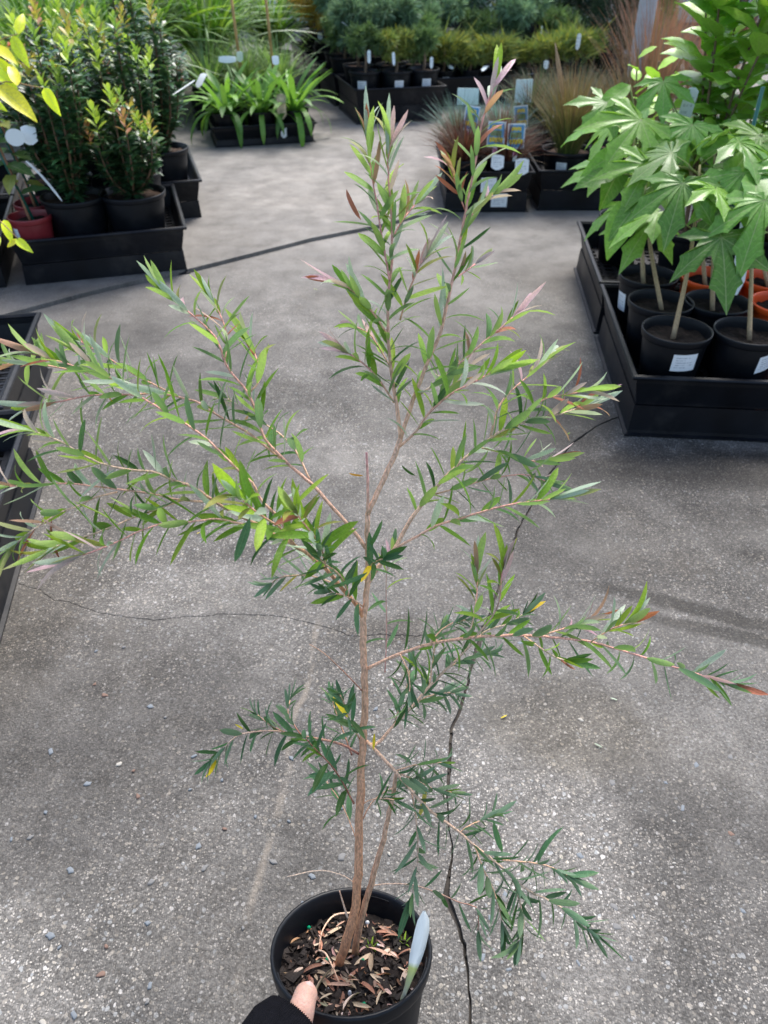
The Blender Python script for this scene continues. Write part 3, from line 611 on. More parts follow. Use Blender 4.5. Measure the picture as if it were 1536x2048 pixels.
# pixel path, depth offset start/end (m, + = away), radius start/end (mm), leaves from fraction, spacing mm, leaf mm, tone, wood colours
BR = [
 ([(735, 1030), (760, 975), (790, 910), (801, 877)], 0, .01, 2.6, 2.3, 2, 9, 30, 'mid', 'tan', 'tan'),
 ([(735, 1030), (736, 980), (733, 905)], 0, -.004, 1.4, 1.0, 2, 9, 20, 'mid', 'tan', 'pink'),
 ([(801, 877), (795, 822), (782, 737), (776, 669), (778, 585), (784, 520), (783, 450), (780, 390), (776, 330), (778, 296)], .01, .0, 2.0, .7, .12, 8.5, 27, 'up', 'tan', 'pink'),
 ([(779, 560), (765, 480), (752, 400), (740, 330), (735, 285)], 0, .012, 1.1, .6, .05, 8.5, 25, 'up', 'pink', 'pink'),
 ([(801, 877), (828, 796), (854, 728), (879, 669), (896, 601), (905, 560), (915, 510), (924, 460), (937, 395), (950, 330), (962, 255), (975, 210), (985, 178)], .01, .02, 2.0, .7, .12, 10, 26, 'up', 'tan', 'pink'),
 ([(837, 790), (879, 762), (922, 724), (981, 673), (1006, 652), (1025, 635)], .012, .03, 1.3, .6, .1, 8.5, 27, 'up', 'pale', 'pink'),
 ([(799, 893), (831, 864), (858, 826), (896, 792), (951, 762), (985, 745)], .008, -.02, 1.4, .6, .1, 8.5, 26, 'up', 'tan', 'pink'),
 ([(733, 1170), (760, 1130), (788, 1100), (820, 1042), (858, 991), (896, 949), (930, 917), (960, 893), (993, 868), (1027, 851), (1078, 838), (1130, 825), (1160, 815)], 0, .05, 2.4, .7, .3, 8, 27, 'up', 'tan', 'pale'),
 ([(981, 872), (998, 813), (1030, 775), (1070, 741), (1090, 720)], .03, .06, 1.2, .6, .1, 8, 27, 'up', 'tan', 'pink'),
 ([(1027, 851), (1085, 800), (1130, 790), (1160, 784)], .04, .03, 1.0, .6, .05, 8, 27, 'up', 'tan', 'pink'),
 ([(785, 1100), (837, 1071), (875, 1050), (905, 1042), (960, 1025), (1006, 1012), (1061, 1004), (1100, 998)], -.002, -.03, 1.4, .7, .2, 9, 29, 'up', 'tan', 'pink'),
 ([(871, 988), (922, 974), (981, 957), (1049, 949), (1090, 962)], .02, .045, 1.0, .6, .12, 8, 26, 'mid', 'tan', 'pink'),
 ([(964, 896), (1006, 906), (1066, 923), (1090, 921)], .03, .06, .9, .5, .1, 8, 26, 'up', 'tan', 'pink'),
 ([(776, 669), (744, 623), (714, 589), (695, 574)], .006, -.012, 1.0, .6, .15, 8.5, 26, 'up', 'tan', 'pink'),
 ([(782, 737), (765, 707), (740, 668), (715, 655)], .007, .03, .9, .5, .1, 8.5, 25, 'up', 'tan', 'pink'),
 ([(788, 805), (757, 758), (723, 724), (700, 708)], .009, -.005, 1.0, .6, .15, 8.5, 26, 'up', 'tan', 'pink'),
 ([(783, 480), (805, 440), (830, 410)], .0, .02, .8, .5, .1, 9, 25, 'up', 'pink', 'pink'),
 ([(800, 640), (815, 590), (835, 540), (850, 515)], .01, -.015, .9, .5, .1, 8.5, 26, 'up', 'tan', 'pink'),
 ([(905, 560), (935, 540), (950, 528)], .015, .03, .7, .4, .2, 9, 20, 'up', 'pink', 'pink'),
 ([(930, 420), (915, 380), (905, 345)], .018, .0, .7, .4, .2, 9, 22, 'up', 'pink', 'pink'),
 ([(935, 440), (965, 405), (985, 390)], .018, .03, .7, .4, .2, 9, 22, 'up', 'pink', 'pink'),
 ([(858, 826), (885, 790), (905, 770), (930, 740)], .005, .05, .9, .5, .1, 8, 26, 'up', 'tan', 'pink'),
 # left side
 ([(732, 1097), (717, 1075), (686, 1037), (655, 1003), (624, 969), (592, 941), (571, 922), (530, 878), (514, 831), (496, 787), (467, 750), (449, 725), (436, 684), (405, 647), (358, 609), (333, 587)], 0, .04, 2.3, .7, .34, 8.5, 27, 'up', 'tan', 'pink'),
 ([(620, 960), (592, 903), (561, 869), (524, 844), (483, 816), (455, 797)], .02, .06, 1.2, .6, .12, 8.5, 26, 'mid', 'tan', 'pale'),
 ([(496, 787), (520, 760), (515, 720), (500, 690)], .03, .06, .9, .5, .15, 9, 26, 'up', 'tan', 'pink'),
 ([(449, 725), (455, 680), (445, 640), (430, 610)], .03, .05, .9, .5, .15, 9, 25, 'up', 'tan', 'pink'),
 ([(727, 1235), (711, 1207), (681, 1173), (653, 1139), (619, 1111), (585, 1088), (544, 1067), (517, 1050), (467, 1025), (430, 1003), (386, 975), (342, 959), (311, 945), (273, 941), (229, 935), (178, 916), (133, 890), (102, 875), (70, 864)], 0, -.03, 2.6, .8, .2, 8.5, 28, 'up', 'wood', 'pale'),
 ([(430, 1003), (400, 1003), (349, 998), (311, 989), (241, 979), (190, 973), (137, 967), (79, 968), (20, 973)], -.02, -.03, 1.2, .6, .12, 10, 27, 'up', 'tan', 'pink'),
 ([(365, 1000), (317, 1017), (273, 1033), (235, 1049), (178, 1071), (127, 1087), (105, 1097)], -.02, -.055, 1.1, .6, .1, 9, 27, 'up', 'tan', 'pale'),
 ([(235, 984), (190, 995), (159, 1011), (121, 1024), (83, 1049), (51, 1071), (35, 1085)], -.025, -.05, 1.0, .6, .1, 9, 26, 'up', 'tan', 'pale'),
 ([(517, 1052), (480, 1047), (436, 1038), (374, 1044), (327, 1047), (280, 1062), (254, 1075), (203, 1097), (165, 1110)], -.016, -.06, 1.2, .6, .12, 9, 28, 'up', 'tan', 'pink'),
 ([(585, 1088), (560, 1040), (530, 1008), (517, 991), (505, 966), (480, 944), (436, 900), (414, 878), (374, 850), (342, 831), (305, 808), (270, 786), (229, 760), (197, 741), (168, 715)], -.012, -.02, 1.7, .7, .22, 8.5, 28, 'up', 'tan', 'pink'),
 ([(571, 922), (540, 900), (500, 868), (455, 842), (417, 819), (399, 806), (358, 794), (311, 785), (276, 789), (222, 789), (171, 792), (127, 802), (85, 808)], .022, .015, 1.5, .6, .22, 8.5, 27, 'up', 'tan', 'pink'),
 ([(358, 794), (310, 770), (267, 748), (222, 719), (190, 700), (160, 682)], .02, .045, 1.0, .6, .1, 8.5, 26, 'up', 'tan', 'pink'),
 ([(276, 789), (230, 765), (178, 744), (140, 729), (105, 719), (85, 712)], .02, .02, 1.0, .6, .1, 8.5, 27, 'up', 'tan', 'pink'),
 ([(178, 746), (127, 737), (79, 729), (32, 727), (5, 729)], .02, .05, .9, .5, .1, 9, 26, 'up', 'tan', 'pink'),
 ([(590, 1090), (560, 1055), (520, 1030), (485, 1000)], -.015, -.085, 1.2, .6, .1, 9, 30, 'up', 'tan', 'pink'),     # shoot towards the lens
 ([(653, 1139), (640, 1090), (610, 1050), (595, 1030)], -.005, -.075, 1.1, .6, .1, 8, 30, 'up', 'tan', 'pink'),
 ([(681, 1173), (650, 1160), (610, 1150), (560, 1155), (545, 1165)], -.003, .03, 1., .5, .1, 8, 26, 'low', 'tan', 'tan'),
 ([(700, 1195), (680, 1150), (645, 1125), (640, 1105)], -.002, -.045, 1., .6, .1, 7, 26, 'low', 'tan', 'tan'),
 ([(735, 1140), (748, 1125), (765, 1118)], 0, -.03, .9, .5, .1, 7, 26, 'low', 'tan', 'tan'),
 ([(728, 1215), (700, 1195), (660, 1185)], 0, -.03, .9, .5, .2, 9, 27, 'low', 'tan', 'tan'),
 ([(770, 1345), (773, 1272), (773, 1152), (783, 1105)], .03, .04, .7, .5, .2, 22, 24, 'mid', 'pink', 'pale'),
 # lower left
 ([(717, 1508), (688, 1491), (653, 1481), (606, 1472), (571, 1465), (541, 1462), (500, 1465), (470, 1475), (445, 1500), (424, 1520)], 0, -.03, 1.5, .6, .25, 8, 26, 'low', 'red', 'pale'),
 ([(602, 1470), (588, 1450), (575, 1426), (580, 1400)], -.01, .01, .8, .5, .15, 7.5, 22, 'low', 'red', 'tan'),
 ([(571, 1465), (540, 1450), (515, 1430)], -.015, -.01, .7, .5, .15, 9, 22, 'low', 'red', 'tan'),
 ([(708, 1607), (684, 1563), (660, 1528), (633, 1501), (612, 1477)], 0, -.03, 1.1, .6, .15, 7, 26, 'low', 'red', 'red'),
 ([(704, 1511), (688, 1467), (670, 1419), (664, 1398)], .005, .03, .9, .5, .1, 5.5, 22, 'low', 'red', 'tan'),
 ([(713, 1682), (701, 1648), (681, 1604), (653, 1563)], 0, .02, .8, .4, .3, 14, 27, 'low', 'tan', 'tan'),
 ([(720, 1480), (700, 1440), (690, 1410), (680, 1390)], .002, -.03, .8, .5, .2, 6, 22, 'low', 'tan', 'tan'),
 # right, middle
 ([(736, 1337), (757, 1326), (800, 1308), (858, 1289), (933, 1276), (1007, 1271), (1049, 1271), (1124, 1276), (1182, 1284), (1230, 1297), (1283, 1313), (1342, 1332), (1400, 1350), (1445, 1364)], 0, -.03, 2.0, .7, .1, 10, 27, 'midlow', 'tan', 'pink'),
 ([(1092, 1268), (1134, 1255), (1170, 1244)], -.018, -.005, .9, .5, .2, 9, 27, 'up', 'tan', 'pink'),
 ([(1182, 1284), (1215, 1262), (1245, 1250)], -.022, -.04, .8, .5, .2, 9, 27, 'up', 'tan', 'pink'),
 ([(1049, 1273), (1087, 1300), (1113, 1316), (1128, 1320)], -.016, -.05, .9, .5, .25, 12, 27, 'mid', 'tan', 'pale'),
 ([(938, 1272), (948, 1231), (954, 1183), (954, 1150)], -.01, .02, 1.0, .6, .15, 9, 25, 'up', 'pale', 'pink'),
 ([(950, 1275), (986, 1231), (999, 1199), (1002, 1160), (1006, 1140)], -.01, -.03, 1.0, .6, .15, 10, 26, 'up', 'pale', 'pink'),
 ([(738, 1488), (757, 1485), (789, 1449), (821, 1417), (858, 1374), (895, 1337), (933, 1300), (970, 1263), (1018, 1247), (1045, 1229)], .0, .03, 1.9, .7, .15, 7.5, 26, 'low', 'tan', 'pale'),
 ([(821, 1417), (850, 1395), (890, 1385), (915, 1388)], .01, .05, .8, .5, .1, 6.5, 25, 'low', 'tan', 'tan'),
 ([(858, 1374), (865, 1330), (870, 1290), (880, 1262)], .012, .04, .8, .5, .1, 6, 26, 'low', 'tan', 'tan'),
 ([(895, 1337), (925, 1320), (960, 1312), (985, 1308)], .02, .045, .8, .5, .1, 6.5, 25, 'low', 'tan', 'tan'),
 ([(789, 1449), (800, 1410), (815, 1370), (820, 1340)], .006, .03, .8, .5, .1, 7, 26, 'low', 'tan', 'tan'),
 ([(800, 1308), (815, 1340), (820, 1375), (815, 1405)], -.005, -.03, .8, .5, .1, 8, 26, 'low', 'tan', 'tan'),
 ([(858, 1289), (880, 1262), (905, 1246), (930, 1240)], -.01, .015, .8, .5, .1, 6.5, 25, 'low', 'tan', 'tan'),
 # lower right
 ([(733, 1482), (759, 1509), (790, 1542), (821, 1579), (856, 1618), (895, 1647), (919, 1665), (950, 1692), (981, 1716), (1012, 1743), (1052, 1778), (1091, 1798), (1114, 1809), (1149, 1837), (1180, 1862)], 0, -.05, 2.0, .9, .12, 7.5, 28, 'low', 'tan', 'pale'),
 ([(823, 1583), (831, 1626), (835, 1673), (835, 1723), (825, 1790)], -.008, -.03, 1.0, .6, .1, 9, 27, 'low', 'tan', 'pale'),
 ([(950, 1692), (965, 1735), (985, 1775), (1000, 1820), (1005, 1850)], -.022, -.05, 1.0, .6, .1, 7.5, 28, 'low', 'tan', 'tan'),
 ([(1025, 1755), (1040, 1805), (1048, 1850), (1040, 1880)], -.03, -.06, 1.0, .6, .1, 6.5, 30, 'low', 'tan', 'pale'),
 ([(1005, 1720), (1075, 1727), (1110, 1738), (1134, 1751)], -.028, -.03, .9, .6, .1, 8, 28, 'low', 'tan', 'tan'),
 ([(802, 1548), (837, 1563), (872, 1579), (905, 1585)], -.005, .02, .9, .5, .1, 7, 25, 'low', 'tan', 'tan'),
 ([(790, 1542), (830, 1530), (860, 1527), (885, 1525)], -.005, .03, .8, .5, .1, 8, 26, 'low', 'tan', 'tan'),
 ([(919, 1665), (940, 1650), (965, 1640), (985, 1632)], -.018, -.0, .8, .5, .1, 6.5, 27, 'low', 'tan', 'tan'),
 ([(727, 1637), (743, 1606), (778, 1579), (821, 1571)], .002, .01, .9, .5, .4, 9, 24, 'low', 'tan', 'tan'),
 ([(724, 1610), (740, 1600), (765, 1597), (788, 1600)], .0, -.02, .7, .4, .5, 12, 24, 'low', 'tan', 'tan'),
 # bare dead twigs
 ([(727, 1385), (688, 1344), (647, 1306), (619, 1289)], 0, -.02, .8, .4, 2, 9, 20, 'low', 'red', 'tan'),
 ([(739, 1772), (778, 1768), (825, 1770), (876, 1786), (919, 1805), (954, 1817), (956, 1860)], .014, -.02, .8, .35, .35, 16, 24, 'low', 'pale', 'red'),
 ([(712, 1770), (687, 1752), (642, 1741), (600, 1748), (575, 1754)], 0, -.01, .9, .5, 2, 9, 20, 'low', 'pale', 'pale'),
]
TONES = {'low': (('blue', .62), ('dark', .3), ('green', .07), ('yellow', .01)), 'midlow': (('blue', .35), ('dark', .25), ('green', .35), ('lime', .05)),
         'mid': (('green', .45), ('dark', .3), ('blue', .15), ('lime', .1)), 'up': (('green', .53), ('lime', .2), ('dark', .15), ('silver', .1), ('olive', .02))}
TIPS = (('lime', .34), ('silver', .26), ('pink', .20), ('bronze', .10), ('olive', .10))
def pick(tab):
    u = rng.uniform(); 
    for k, p in tab:
        u -= p
        if u <= 0: return k
    return tab[0][0]
SHP = [(.088, .08, .30, 0.), (.086, .22, .4, .4), (.068, -.15, .35, -.4), (.092, .05, .25, .15), (.062, .45, .3, .3)]
def leaf_mesh(c, k):
    def f():
        W, b, fo, tw = SHP[k]; V, Fc, U = leaf_geo('lance', 1., W, b, fo, 7, tw); col = np.asarray(LC[c]); tip = col*.95+np.array((.05, .02, 0)) if c in ('lime', 'olive', 'green') else col
        cc = col*(1-U[:, 1:]**2)+tip*U[:, 1:]**2
        return mk('leaf_'+c, V, Fc, LEAF, cc, U)
    return cached(('leaf', c, k), f)
leaves = []
def leafy(P, f0, sp, L, tone, bare_tip=False):
    d = np.r_[0, np.cumsum(np.linalg.norm(np.diff(P, axis=0), axis=1))]; tot = d[-1]; s = f0*tot; ph = rng.uniform(0, 6.28); sp *= .00050; L *= (.00110 if tone == 'low' else .00122)
    T = np.gradient(P, axis=0)
    while s < tot:
        p = np.array([np.interp(s, d, P[:, i]) for i in range(3)]); t = nz([np.interp(s, d, T[:, i]) for i in range(3)])
        a = nz(np.cross(t, (.3, .5, .81))); b = np.cross(t, a); fr = s/tot; rem = tot-s
        ph += 2.4+rng.normal(0, .35); rad = a*math.cos(ph)+b*math.sin(ph)
        k = min(1., rem/.035); opn = (R(26)+k*R(34)+rng.normal(0, R(11)))
        dr = nz(t*math.cos(opn)+rad*math.sin(opn)+np.array([0, 0, .30 if tone == 'up' else -.02]))
        up = nz(t*math.sin(opn)-rad*math.cos(opn)+rng.normal(0, .25, 3)+np.array([0, -.05, .25]))
        Ln = L*rng.uniform(.72, 1.12)*(.62+.38*k if tone != 'up' else .8+.2*k)
        istip = tone in ('up', 'mid') and rem < .030
        c = pick(TIPS) if istip and rng.uniform() < (.8 if tone == 'up' else .35) else pick(TONES[tone])
        leaves.append((p, dr, up, Ln, c)); s += sp*rng.uniform(.65, 1.35)*(.6 if rem < .02 else 1)
    t = nz(P[-1]-P[-2])
    if tone == 'up' and f0 < 1:
        for q in range(rng.integers(3, 5)):
            a = nz(rng.normal(0, 1, 3)); a = nz(a-t*(a@t)); op = rng.uniform(.06, .32)
            leaves.append((P[-1], nz(t+a*op+np.array([0, 0, .04])), nz(-a+t*.2), L*rng.uniform(.75, 1.2), pick(TIPS)))
    elif f0 < 1:
        for q in range(3):
            a = nz(rng.normal(0, 1, 3)); a = nz(a-t*(a@t))
            leaves.append((P[-1], nz(t+a*rng.uniform(.15, .6)), nz(-a+t*.2), L*rng.uniform(.6, .95), pick(TONES[tone])))
def stem_obj(name, P, r0, r1, c0, c1, n=7, knob=0.):
    m = len(P); t = np.linspace(0, 1, m)[:, None]; rad = r0+(r1-r0)*t[:, 0]
    if knob: rad = rad*(1+knob*np.random.default_rng(m).uniform(-1, 1, m)); P = P+np.random.default_rng(m+3).normal(0, r0*.10, P.shape)*(t > .02)*(t < .98)
    b = MB(); b.tube(P, rad, n, np.asarray(c0)*(1-t)+np.asarray(c1)*t); return wob(name, b.mesh(name, BARK), root)
stem_obj('stem', stemA, .0044, .0019, BC['wood'], BC['tan'], 9, .06); stem_obj('stem', stemB, .0034, .0015, BC['old'], BC['tan'], 9, .06)
for px, o0, o1, r0, r1, f0, sp, L, tone, c0, c1 in BR:
    P = path(px, o0, o1); stem_obj('branch', P, r0*.74/1000, max(.5, r1*.8)/1000, BC[c0], BC[c1], 6, .05)
    if f0 < 1: leafy(P, f0, sp, L, tone)
# single leaves that catch the eye in the photograph: base px, tip px, depth offset, colour
ONE = [((1440, 1362), (1530, 1396), -.03, 'bronze'), ((1400, 1350), (1472, 1362), -.03, 'pink'), ((1420, 1356), (1468, 1412), -.032, 'green'), ((1385, 1345), (1455, 1300), -.03, 'silver'), ((432, 1515), (413, 1566), -.03, 'yellow'), ((215, 790), (225, 806), .02, 'orange'), ((487, 1458), (470, 1448), -.02, 'yellow'), ((747, 1500), (748, 1462), -.01, 'yellow'), ((727, 951), (692, 951), -.001, 'orange'),
       ((610, 553), (665, 562), -.012, 'bronze'), ((735, 1100), (772, 1042), -.02, 'dark'), ((500, 1035), (470, 1128), -.085, 'blue'), ((735, 1145), (665, 1185), -.05, 'blue'),
       ((590, 1010), (655, 945), -.08, 'lime'), ((490, 1000), (440, 925), -.085, 'lime'), ((500, 1000), (480, 920), -.088, 'green'), ((1184, 1862), (1254, 1908), -.05, 'blue'), ((1134, 1751), (1203, 1746), -.03, 'blue'),
       ((825, 1790), (797, 1868), -.03, 'blue'), ((1005, 1705), (985, 1645), -.03, 'blue'), ((1075, 1727), (1110, 1648), -.032, 'blue'), ((803, 930), (828, 957), .0, 'dark'), ((985, 178), (1042, 92), .02, 'pink'), ((978, 200), (1015, 108), .021, 'silver'),
       ((950, 300), (1000, 218), .02, 'bronze'), ((778, 296), (815, 220), .0, 'pink'), ((777, 300), (788, 212), .001, 'olive'), ((735, 285), (752, 208), .012, 'silver'), ((735, 290), (736, 207), .013, 'bronze'), ((722, 440), (678, 370), .01, 'bronze')]
for a, b, o, c in ONE:
    A, B_ = sheet(*a, o), sheet(*b, o); leaves.append((A, nz(B_-A), nz(CP-A+rng.normal(0, .25, 3)), np.linalg.norm(B_-A), c))
def shown(lf):
    p, d, up, L, c = lf; m = p+d*L*.5; x, y, dep = proj(m); z = frame(d, up)[2]; v = nz(CP-m)
    ok = -30 < x < 1566 and -20 < y < 2068
    return (L/dep)**2*(.15+abs(z@v)) if ok else 0
leaves.sort(key=shown, reverse=True)
rest = MB()
for i, (p, d, up, L, c) in enumerate(leaves):
    if i < 300: wob('leaf', leaf_mesh(c, int(rng.integers(5)) if c not in ('pink', 'silver', 'bronze', 'olive') else int(rng.choice([2, 4]))), root, fmat(p, d, up, L))
    else:
        W, b, fo, tw = SHP[int(rng.integers(5))]; put(rest, leaf_geo('lance', 1., W, b, fo, 6, tw), p, d, up, L, jit(LC[c], .15))
o = wob('leaf', rest.mesh('leaf_rest', LEAF), root); o['kind'] = 'stuff'
print('leaves', len(leaves))
# fibrous twigs lying at the stem foot
for pxs in ([(705, 1832), (668, 1856), (645, 1888), (638, 1908)], [(638, 1908), (655, 1940), (680, 1976)], [(695, 1835), (688, 1812), (679, 1782)]):
    P = spline([soil_at(x, y)+PN*(.004+.012*math.sin(math.pi*k/(len(pxs)-1))) if pxs[0][1] != 1835 else sheet(x, y, -.004) for k, (x, y) in enumerate(pxs)], 14); stem_obj('twig', P, .0011, .0006, BC['pale'], BC['tan'], 6)
# bark chips of the potting mix, litter, beads
mb = MB(); cpos = PC-PN*.0265; U0 = np.array([1., 0, 0])
for i in range(750):
    a, q = rng.uniform(0, 6.28), POT_R*.86*math.sqrt(rng.uniform()); p = cpos+U0*q*math.cos(a)+PV*q*math.sin(a)+PN*rng.uniform(-.001, .0035)
    s = rng.uniform(.0010, .0042)*(1.5 if rng.uniform() < .1 else 1); V = np.array([(x, y, z) for z in (-1, 1) for y in (-1, 1) for x in (-1, 1)], float)*(s, s*rng.uniform(.5, .9), s*rng.uniform(.2, .5))+rng.normal(0, s*.33, (8, 3))
    E_ = np.array(Euler(rng.uniform(-1, 1, 3)*np.array((.7, .7, 3))).to_matrix()); V = V@E_.T; V = V[:, :1]*U0+V[:, 1:2]*PV+V[:, 2:]*PN+p
    mb.add(V, [(0, 2, 3, 1), (4, 5, 7, 6), (0, 1, 5, 4), (2, 6, 7, 3), (0, 4, 6, 2), (1, 3, 7, 5)], (1, 1, 1))
o = wob('bark_chips', mb.mesh('bark_chips', CHIP, False), root); o['kind'] = 'stuff'
DRYC = [(.46, .28, .20), (.36, .17, .11), (.58, .44, .35), (.25, .12, .08), (.50, .38, .26), (.30, .22, .15)]
DRYM = [mk('dry_leaf', *(lambda gq: (gq[0], gq[1]))(leaf_geo('lance', 1., .065+.02*(k % 3), .1+.2*(k % 4), .7, 7, .9*(k % 3-1))), DRY, DRYC[k], leaf_geo('lance', 1., .1, .1, .5, 7)[2]) for k in range(6)]
for i in range(56):
    a = rng.uniform(0, 6.28); q = POT_R*.80*math.sqrt(rng.uniform()); p = cpos+U0*q*math.cos(a)+PV*q*math.sin(a)+PN*rng.uniform(.0035, .006)
    if i < 24: p = p*0+soil_at(rng.uniform(640, 830), rng.uniform(1900, 1990))+PN*rng.uniform(.003, .006)
    h = rng.uniform(0, 6.28); dr = nz(U0*math.cos(h)+PV*math.sin(h)+PN*rng.uniform(-.05, .22)); L = rng.uniform(.010, .027)
    e = p+dr*L-PC; e2 = math.hypot(e@U0, e@PV)
    if e2 > POT_R*.85: dr = nz(dr-2*(dr@nz(e))*nz(e))
    o = ob('dry_leaf', DRYM[i % 6]); o.matrix_basis = fmat(p, dr, nz(PN+rng.normal(0, .3, 3)), L)
    tag(o, 'dry brown fallen leaf lying on the soil of the held pot', 'dry leaf', 'dry leaves on the soil of the held pot')
mb = MB()
for i in range(230):
    a = rng.uniform(0, 6.28); q = POT_R*.84*math.sqrt(rng.uniform()); p = cpos+U0*q*math.cos(a)+PV*q*math.sin(a)+PN*rng.uniform(.002, .0045); h = rng.uniform(0, 6.28)
    put(mb, leaf_geo('lance', 1., rng.uniform(.06, .16), rng.uniform(-.2, .4), .6, 5, rng.uniform(-.6, .6)), p, nz(U0*math.cos(h)+PV*math.sin(h)+PN*rng.uniform(-.1, .2)), nz(PN+rng.normal(0, .35, 3)), rng.uniform(.004, .012), jit(DRYC[i % 6], .35)*rng.uniform(.4, 1.))
o = wob('leaf_litter', mb.mesh('leaf_litter', DRY), root); o['kind'] = 'stuff'
BEAD = cached('bead', lambda: (lambda b: (b.lathe([(.0001, -.0021), (.0012, -.0017), (.0021, 0), (.0012, .0017), (.0001, .0021)], 10), b.mesh('bead', GFERT))[1])(MB()))
for x, y in ((726, 1928), (618, 1862), (727, 2018), (728, 2016), (654, 1926)):
    o = ob('fertiliser_bead', BEAD); o.matrix_basis = Matrix.Translation(Vector(soil_at(x, y)+PN*.004)); tag(o, 'tiny round green fertiliser bead on the soil of the held pot', 'fertiliser bead', 'fertiliser beads on the soil of the held pot')
for x, y, s in ((755, 1897, .0024), (655, 1985, .0022), (700, 1990, .002), (735, 1850, .0022), (690, 1915, .0016), (640, 1830, .0016)):
    V, Fc = pebble(int(x)); V = V*(s, s, s*6); o = ob('perlite_grain', mk('perlite', V, Fc, PERL)); o.matrix_basis = Matrix.Translation(Vector(soil_at(x, y)+PN*.003)) @ Matrix.Rotation(-TILT, 4, 'X'); tag(o, 'pale perlite grain lying on the soil of the held pot', 'perlite', 'perlite grains on the soil of the held pot')
for x, y in ((742, 1900), (808, 1890)):
    t = thing('weed_seedling', 'tiny green weed seedling sprouting beside the second stem' if x < 780 else 'tiny green weed seedling near the right wall of the held pot', 'seedling', soil_at(x, y), rot=Matrix.Rotation(-TILT, 4, 'X'))
    for k in range(5): ob('leaf', leaf_mesh('lime' if k % 2 else 'green', k), t, fmat((0, 0, 0), (math.cos(k*1.3)*.6, math.sin(k*1.3)*.6, 1), (0, 0, 1), .012))
# the printed care tag pushed into the pot
def care_tag():
    n = 16; t = np.linspace(0, 1, n); ctr = spline([soil_at(800, 2003)-PN*.006, sheet(815, 1970, -.058), sheet(832, 1915, -.055), sheet(845, 1858, -.05), sheet(848, 1824, -.047)], n)
    wv = nz(np.array([.42, -.75, .25])); V = []; U = []
    hw = np.interp(t, [0, .3, .48, .56, .72, .88, .96, 1], [.002, .0022, .0025, .003, .0060, .0060, .0042, .001])
    wdir = [nz(wv*(1-min(1, max(0, (q-.4)*3)))+np.array([1., .1, .0])*min(1, max(0, (q-.4)*3))) for q in t]
    for sg in (0, 1):
        for i in range(n):
            for k in (-1, 0, 1): V.append(ctr[i]+wdir[i]*hw[i]*k+np.array([0, .0006*sg+.0003*abs(k), .0003*sg])); U.append(((k+1)/2, t[i]))
    Fc = []
    for i in range(n-1):
        for k in range(2): a = i*3+k; Fc.append((a, a+1, a+4, a+3)); Fc.append((n*3+a, n*3+a+3, n*3+a+4, n*3+a+1))
        a = i*3; Fc += [(a, a+3, n*3+a+3, n*3+a), (a+2, n*3+a+2, n*3+a+5, a+5)]
    m = bpy.data.materials.new('care_tag_print'); m.use_nodes = True; nn, l = nodes_of(m); b = nn['Principled BSDF']
    uv = nn.new('ShaderNodeUVMap'); sp = nn.new('ShaderNodeSeparateXYZ'); l.new(uv.outputs[0], sp.inputs[0])
    q = nn.new('ShaderNodeValToRGB'); e = q.color_ramp.elements; e[0].position = 0; e[0].color = (.62, .66, .3, 1); e[1].position = .6; e[1].color = (.5, .56, .16, 1)
    e.new(.64).color = (.86, .88, .80, 1); e.new(.3).color = (.66, .66, .5, 1); l.new(sp.outputs[1], q.inputs[0])
    nt = nn.new('ShaderNodeTexNoise'); nt.inputs['Scale'].default_value = 9; l.new(uv.outputs[0], nt.inputs['Vector'])
    mx = nn.new('ShaderNodeMix'); mx.data_type = 'RGBA'; mx.blend_type = 'MULTIPLY'; mx.inputs[0].default_value = .2; l.new(q.outputs[0], mx.inputs[6]); l.new(nt.outputs[0], mx.inputs[7]); l.new(mx.outputs[2], b.inputs['Base Color']); b.inputs['Roughness'].default_value = .6
    return mk('care_tag', V, Fc, m, uv=U)
tag(ob('plant_tag', care_tag()), 'pale blue spoon shaped plant tag standing in the held pot', 'plant tag')

